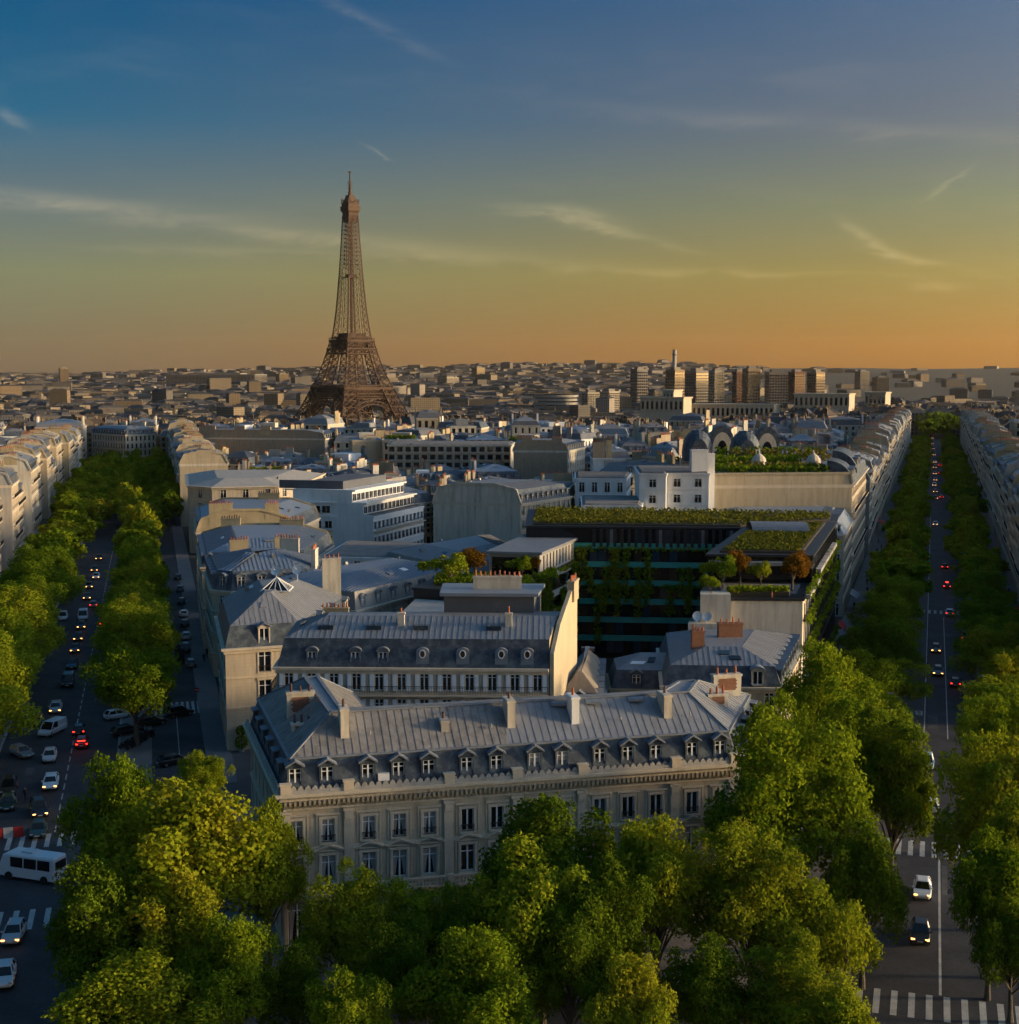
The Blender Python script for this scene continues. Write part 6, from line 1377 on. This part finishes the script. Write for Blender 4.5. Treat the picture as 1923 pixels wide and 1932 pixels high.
def minibus():
    p = at_z(58, 1668); root = empty('minibus', (p.x-.3, p.y+1.6, .015), R(90)-.34, 'white minibus crossing the left avenue', 'minibus'); W = 1.1; b = MB(); R_ = []
    for y, ws, zt in ((-3.4, .9, 2.55), (-3.3, 1, 2.72), (2.4, 1, 2.72), (2.9, .98, 2.5), (3.35, .94, 1.5), (3.5, .86, 1.2)): x = W*ws; R_.append([Vector(q) for q in ((-x, y, .35), (x, y, .35), (x, y, 1.3 if zt > 1.4 else zt-.2), (x*.94, y, zt-.18), (x*.8, y, zt), (-x*.8, y, zt), (-x*.94, y, zt-.18), (-x, y, 1.3 if zt > 1.4 else zt-.2))])
    loft(b, R_); o = b.build('body', MATS['paint'], root); o.color = (.66, .67, .68, 1)
    for s in (-1, 1):
        for k in range(3): w = MB(); w.hull([Vector((s*(W*.985), -2.9+k*1.65, 1.38)), Vector((s*(W*.985), -1.4+k*1.65, 1.38)), Vector((s*(W*.935), -1.4+k*1.65, 2.38)), Vector((s*(W*.935), -2.9+k*1.65, 2.38))], [Vector((s*(W*1.01), -2.9+k*1.65, 1.38)), Vector((s*(W*1.01), -1.4+k*1.65, 1.38)), Vector((s*(W*.96), -1.4+k*1.65, 2.38)), Vector((s*(W*.96), -2.9+k*1.65, 2.38))]); w.build('side_window', MATS['dark_glass'], root)
        for y in (-2.2, 2.1): w = MB(); w.tube((s*W-.12, y, .42), (s*W+.04, y, .42), .42, .42, 14); w.build('wheel', MATS['tyre'], root)
        w = MB(); w.box(s*.75-.14, -3.46, .9, s*.75+.14, -3.4, 1.15); w.build('taillight', MATS['tail_off'], root); w = MB(); w.box(s*.72-.15, 3.42, .85, s*.72+.15, 3.5, 1.05); w.build('headlight', MATS['headlamp_off'], root)
    w = MB(); w.box(-.82, -3.45, 1.45, .82, -3.38, 2.3); w.build('rear_window', MATS['dark_glass'], root); w = MB(); w.hull([Vector((-.85, 3.36, 1.52)), Vector((.85, 3.36, 1.52)), Vector((.8, 2.98, 2.4)), Vector((-.8, 2.98, 2.4))], [Vector((-.85, 3.42, 1.52)), Vector((.85, 3.42, 1.52)), Vector((.8, 3.04, 2.4)), Vector((-.8, 3.04, 2.4))]); w.build('windscreen', MATS['dark_glass'], root)
    w = MB(); w.box(-.55, -.4, 2.72, .55, .9, 2.92); o = w.build('roof_unit', MATS['paint'], root); o.color = (.55, .56, .57, 1)
    for y in (-1.6, .3): w = MB(); [w.box(s*W*1.0-.01, y-.4, .75, s*W*1.0+.01, y+.4, 1.05) for s in (1,)]; w.build('side_emblem', MATS['glass_blue'], root)
minibus()
# ---------------------------------------------------------------- two-wheelers, people, street furniture
def bike_mesh():
    b = MB(); 
    for y in (-.65, .65): b.tube((-.06, y, .3), (.06, y, .3), .3, .3, 12)
    b.hull([Vector((-.14, -.75, .45)), Vector((.14, -.75, .45)), Vector((.16, .1, .35)), Vector((-.16, .1, .35))], [Vector((-.13, -.8, .8)), Vector((.13, -.8, .8)), Vector((.13, .05, .75)), Vector((-.13, .05, .75))])
    b.bar((0, .65, .3), (0, .4, 1.0), .09); b.bar((-.33, .38, 1.02), (.33, .38, 1.02), .05); b.hull([Vector((-.2, .42, .35)), Vector((.2, .42, .35)), Vector((.2, .52, .35)), Vector((-.2, .52, .35))], [Vector((-.16, .35, .95)), Vector((.16, .35, .95)), Vector((.16, .45, .95)), Vector((-.16, .45, .95))]); s = MB(); s.box(-.13, -.75, .8, .13, .0, .88)
    return b.mesh('body', [MATS['dark_metal']]), s.mesh('saddle', MATS['tyre'])
BKM, BKS = bike_mesh()
def bike(p, rz, label, group): r = empty('scooter', p, rz, label, 'scooter', group); link('body', BKM, r); link('saddle', BKS, r); return r
for i in range(9): p = I(187.5+i*.85, 6.9+.42*i+.1*(i % 2)); bike((p.x, p.y, .02), 1.1+.06*(i % 3), 'dark scooter, %s in the parked row at the foot of the round tree' % ORD[i], 'scooters parked by the round tree')
for i in range(10): p = I(243+i*1.4, 15.5+.25*(i % 2)); bike((p.x, p.y, .02), .9+.05*(i % 3), 'dark scooter, %s in the parked row of the side lane' % ORD[i], 'scooters parked in the side lane')
def person_mesh(seed):
    rg = random.Random(seed); st = .16+rg.random()*.12
    J = {'pel': (0, 0, .95), 'che': (0, .02, 1.32), 'nec': (0, .03, 1.5), 'hed': (0, .05, 1.6), 'top': (0, .05, 1.72), 'lh': (-.1, 0, .9), 'lk': (-.11, st, .5), 'la': (-.11, st*.8, .08), 'lt': (-.11, st*.8+.16, .05), 'rh': (.1, 0, .9), 'rk': (.11, -st*.3, .5), 'ra': (.11, -st*1.3, .1), 'rt': (.11, -st*1.3+.16, .05), 'ls': (-.19, .02, 1.42), 'le': (-.25, -.08, 1.15), 'lw': (-.25, .05, .9), 'lf': (-.24, .1, .8), 'rs': (.19, .02, 1.42), 're': (.25, .06, 1.15), 'rw': (.25, .18, .92), 'rf': (.24, .22, .83)}
    rad = {'pel': .15, 'che': .16, 'nec': .06, 'hed': .10, 'top': .085, 'lh': .09, 'rh': .09, 'lk': .06, 'rk': .06, 'la': .045, 'ra': .045, 'lt': .045, 'rt': .045, 'ls': .065, 'rs': .065, 'le': .045, 're': .045, 'lw': .035, 'rw': .035, 'lf': .035, 'rf': .035}
    E = [('pel', 'che'), ('che', 'nec'), ('nec', 'hed'), ('hed', 'top'), ('pel', 'lh'), ('lh', 'lk'), ('lk', 'la'), ('la', 'lt'), ('pel', 'rh'), ('rh', 'rk'), ('rk', 'ra'), ('ra', 'rt'), ('che', 'ls'), ('ls', 'le'), ('le', 'lw'), ('lw', 'lf'), ('che', 'rs'), ('rs', 're'), ('re', 'rw'), ('rw', 'rf')]
    ks = list(J); me = bpy.data.meshes.new('body'); me.from_pydata([J[k] for k in ks], [(ks.index(a), ks.index(b)) for a, b in E], [])
    o = bpy.data.objects.new('tmp', me); COL.objects.link(o); o.modifiers.new('s', 'SKIN'); o.modifiers.new('u', 'SUBSURF').levels = 1
    for i, k in enumerate(ks): me.skin_vertices[0].data[i].radius = (rad[k], rad[k])
    me.skin_vertices[0].data[0].use_root = True
    dg = bpy.context.evaluated_depsgraph_get(); m2 = bpy.data.meshes.new_from_object(o.evaluated_get(dg)); bpy.data.objects.remove(o); m2.materials.clear(); [m2.materials.append(MATS[x]) for x in ('cloth_dark', 'skin')]
    for p in m2.polygons: p.material_index = 1 if (p.center.z > 1.5 or (p.center.z < .86 and abs(p.center.x) > .19)) else 0; p.use_smooth = True
    h = MB(); h.tube((0, .03, 1.62), (0, .03, 1.76), .112, .06, 8); return m2, h.mesh('hair', MATS['pot_dark'])
PM = [person_mesh(i) for i in range(3)]
def person(u, v, rz, label, z=.13): p = at_z(u, v, z); r = empty('person', p, rz, label, 'person', 'people on the pavements'); m, h = PM[int(u) % 3]; link('body', m, r); link('hair', h, r)
for i, (u, v, rz, lb) in enumerate(((1648, 1072, 3.0, 'person in dark clothes walking alone on the left pavement of the right avenue'), (1636, 1104, 0, 'person in dark clothes, left of a pair before the hotel'), (1645, 1104, 0, 'person in dark clothes, right of a pair before the hotel'), (1624, 1163, 3, 'person crossing beside the glass office'), (1610, 1238, 3.1, 'person walking along the glass office front'), (1612, 1150, .2, 'person standing close to the glass office'), (1655, 1045, .1, 'person far up the pavement by the stone hotel'), (1898, 1136, .2, 'person, left of a pair on the right pavement'), (1903, 1138, .2, 'person, right of a pair on the right pavement'), (1916, 1224, 3, 'person at the right edge of the pavement'), (1893, 1085, 3, 'person walking below the red awning'), (385, 1250, .1, 'person at the corner mansion by the crossing'), (391, 1240, 3, 'person beside the corner mansion wall'), (48, 1512, 3, 'person in dark clothes between parked cars at the left edge'))): person(u, v, rz, lb)
def traffic_light(u, v, lab, colr, h=3.2, z=.1):
    p = at_z(u, v, z); r = empty('traffic_light', p, 0, lab, 'traffic light', 'traffic lights'); b = MB(); b.tube((0, 0, 0), (0, 0, h), .06, .05, 8); b.build('pole', MATS['dark_metal'], r); b = MB(); b.box(-.14, -.16, h-.05, .14, .12, h+.85); o = b.build('signal_box', MATS['dark_metal'], r)
    b = MB(); b.tube((0, -.17, h+(.65 if colr == 'taillight' else .15)), (0, -.22, h+(.65 if colr == 'taillight' else .15)), .1, .1, 10); b.build('lamp', MATS[colr], o)
mat('green_lamp', (.05, .6, .3), .4, emit=(.1, 1, .45, 8))
traffic_light(170, 1690, 'traffic light with red lamp beside the minibus crossing', 'taillight'); traffic_light(285, 1215, 'traffic light with red lamp in front of the round tree', 'taillight', 3.4); traffic_light(895, 1760, 'traffic light with red lamp under the mansion trees', 'taillight'); traffic_light(1698, 880, 'far traffic light with green lamp left of the right avenue', 'green_lamp', 5); traffic_light(1690, 960, 'traffic light with green lamp at the left pavement of the right avenue', 'green_lamp', 4.5); traffic_light(1806, 870, 'far traffic light with green lamp right of the right avenue', 'green_lamp', 5); traffic_light(1880, 1640, 'traffic light with green lamp between the right hand trees', 'green_lamp', 3.4)
def lamp_post(p, rz, lab):
    r = empty('street_lamp', p, rz, lab, 'street lamp', 'street lamps of the right avenue'); b = MB(); b.tube((0, 0, 0), (0, 0, .8), .14, .1, 8); b.tube((0, 0, .8), (0, 0, 7.5), .08, .06, 8); b.bar((0, 0, 7.4), (1.2, 0, 7.7), .08); b.build('post', MATS['dark_metal'], r); b = MB(); b.hull([Vector((.9, -.15, 7.62)), Vector((1.6, -.12, 7.66)), Vector((1.6, .12, 7.66)), Vector((.9, .15, 7.62))], [Vector((.95, -.1, 7.8)), Vector((1.5, -.08, 7.8)), Vector((1.5, .08, 7.8)), Vector((.95, .1, 7.8))]); b.build('lantern', MATS['lead'], r)
for i in range(7): p = K(190+i*36, -7.6, .13); lamp_post(p, HK, 'street lamp, %s from the front on the left kerb of the right avenue' % ORD[i]); p = K(205+i*36, 7.0, .13); lamp_post(p, HK+math.pi, 'street lamp, %s from the front on the right kerb of the right avenue' % ORD[i])
def awning(e0, e1, z, dp, lab, m='red_cloth'):
    e = Edge(e0, e1); r = empty('awning', ((V2(e0)+V2(e1))/2), 0, lab, 'awning'); b = MB(r.location); b.hull([e.P(0, z, .3), e.P(e.L, z, .3), e.P(e.L, z-1.0, dp), e.P(0, z-1.0, dp)], [e.P(0, z+.06, .3), e.P(e.L, z+.06, .3), e.P(e.L, z-.94, dp), e.P(0, z-.94, dp)]); b.build('cloth', MATS[m], r); b = MB(r.location); e.box(b, 0, e.L, z-1.45, z-.98, dp-.04, dp); b.build('valance', MATS[m], r)
    b = MB(r.location); [b.bar(e.P(x, z-.1, .02), e.P(x, z-.9, dp-.05), .05) for x in (.1, e.L-.1)]; b.build('arms', MATS['dark_metal'], r)
a0, a1 = K(296, 17.3), K(287, 17.3); awning(a0, a1, 4.4, 2.6, 'bright red cafe awning on the right pavement')
a0, a1 = K(262, -18.4), K(268, -18.4); awning(a0, a1, 4.0, 1.6, 'small red awning beside the glass office'); a0, a1 = K(452, -18.3), K(462, -18.3); awning(a0, a1, 4.2, 2.2, 'red awning far up the left side of the right avenue'); a0, a1 = K(300, -18.3), K(308, -18.3); awning(a0, a1, 4.0, 2.0, 'pale blue awning of the hotel', 'zinc_blue')
for (u, v), lb in (((456, 1398), 'upper clipped ball shrub on a stem by the corner mansion'),):
    p = at_z(u, v+20); r = empty('topiary', p, 0, 'clipped double ball shrub in a pot by the corner mansion', 'shrub'); b = MB(); b.tube((0, 0, 0), (0, 0, .6), .4, .5, 10); b.build('pot', MATS['stone_grey'], r); b = MB(); b.tube((0, 0, .6), (0, 0, 2.6), .05, .05, 6); b.build('stem', MATS['bark'], r); rg = np.random.default_rng(3); d = rg.normal(size=(420, 3)); d /= np.linalg.norm(d, axis=1)[:, None]
    leaf_obj('foliage', np.vstack([d[:210]*.85+[0, 0, 1.3], d[210:]*.65+[0, 0, 2.9]]), .28, 'leaf_dark', r, rg, d)
def sign(u, v): 
    p = at_z(u, v); r = empty('road_sign', p, 0, 'round red no entry sign beside the side lane crossing', 'road sign'); b = MB(); b.tube((0, 0, 0), (0, 0, 2.6), .04, .04, 6); b.build('post', MATS['lead'], r); b = MB(); b.tube((0, -.05, 2.4), (0, -.09, 2.4), .4, .4, 18); o = b.build('disc', MATS['red_cloth'], r); b = MB(); b.box(-.28, -.1, 2.33, .28, -.092, 2.47); b.build('bar', MATS['paint_white'], o)
sign(372, 1330)
def barrier():
    p = at_z(16, 1580); r = empty('barrier', p, .3, 'red and white plastic road barrier at the left edge', 'barrier'); 
    for i in range(3): b = MB(); b.hull([Vector((-1.6+i*1.1, -.3, 0)), Vector((-.6+i*1.1, -.3, 0)), Vector((-.6+i*1.1, .3, 0)), Vector((-1.6+i*1.1, .3, 0))], [Vector((-1.6+i*1.1, -.12, 1.1)), Vector((-.6+i*1.1, -.12, 1.1)), Vector((-.6+i*1.1, .12, 1.1)), Vector((-1.6+i*1.1, .12, 1.1))]); b.build('segment', MATS['red_cloth' if i != 1 else 'paint_white'], r)
barrier()

rg_ = random.Random(77)
for i in range(9): q = K(262+i*21+rg_.uniform(-6, 6), -15.5+rg_.uniform(-1.5, 1.5), .13); r = empty('person', q, rg_.uniform(0, 6.2), 'person walking by the facades left of the right avenue, %s from front' % ORD[i], 'person', 'people on the pavements'); m, h = PM[i % 3]; link('body', m, r); link('hair', h, r)
for i in range(8): q = K(236+i*17+rg_.uniform(-5, 5), 15+rg_.uniform(-1.2, 1.2), .13); r = empty('person', q, rg_.uniform(0, 6.2), 'person walking by the facades right of the right avenue, %s from front' % ORD[i], 'person', 'people on the pavements'); m, h = PM[i % 3]; link('body', m, r); link('hair', h, r)
# ---------------------------------------------------------------- evening haze
def haze():
    b = MB(); b.box(-9500, -300, -60, 9500, 9800, 310)
    m = bpy.data.materials.new('haze'); m.use_nodes = True; nt = m.node_tree; nt.nodes.remove(nt.nodes['Principled BSDF'])
    v = nt.nodes.new('ShaderNodeVolumePrincipled'); v.inputs['Color'].default_value = (1, .82, .6, 1); v.inputs['Density'].default_value = .000013; v.inputs['Anisotropy'].default_value = .3
    nt.links.new(v.outputs[0], nt.nodes['Material Output'].inputs['Volume'])
    tag(b.build('haze', m), 'thin warm evening haze over the city', None, None, 'stuff')
haze()
SC.cycles.volume_max_steps = 32; SC.cycles.volume_bounces = 0
# ---------------------------------------------------------------- tell look-alikes apart by their place
def number_labels():
    by = {}
    for o in COL.objects:
        if o.parent is None and o.get('label') and o.get('group'): by.setdefault(o['label'], []).append(o)
    for lb, os_ in by.items():
        if len(os_) < 2: continue
        os_.sort(key=lambda o: o.location.x/o.location.y)
        for k, o in enumerate(os_): o['label'] = '%s, %s from left' % (lb, ORD[k])
number_labels()
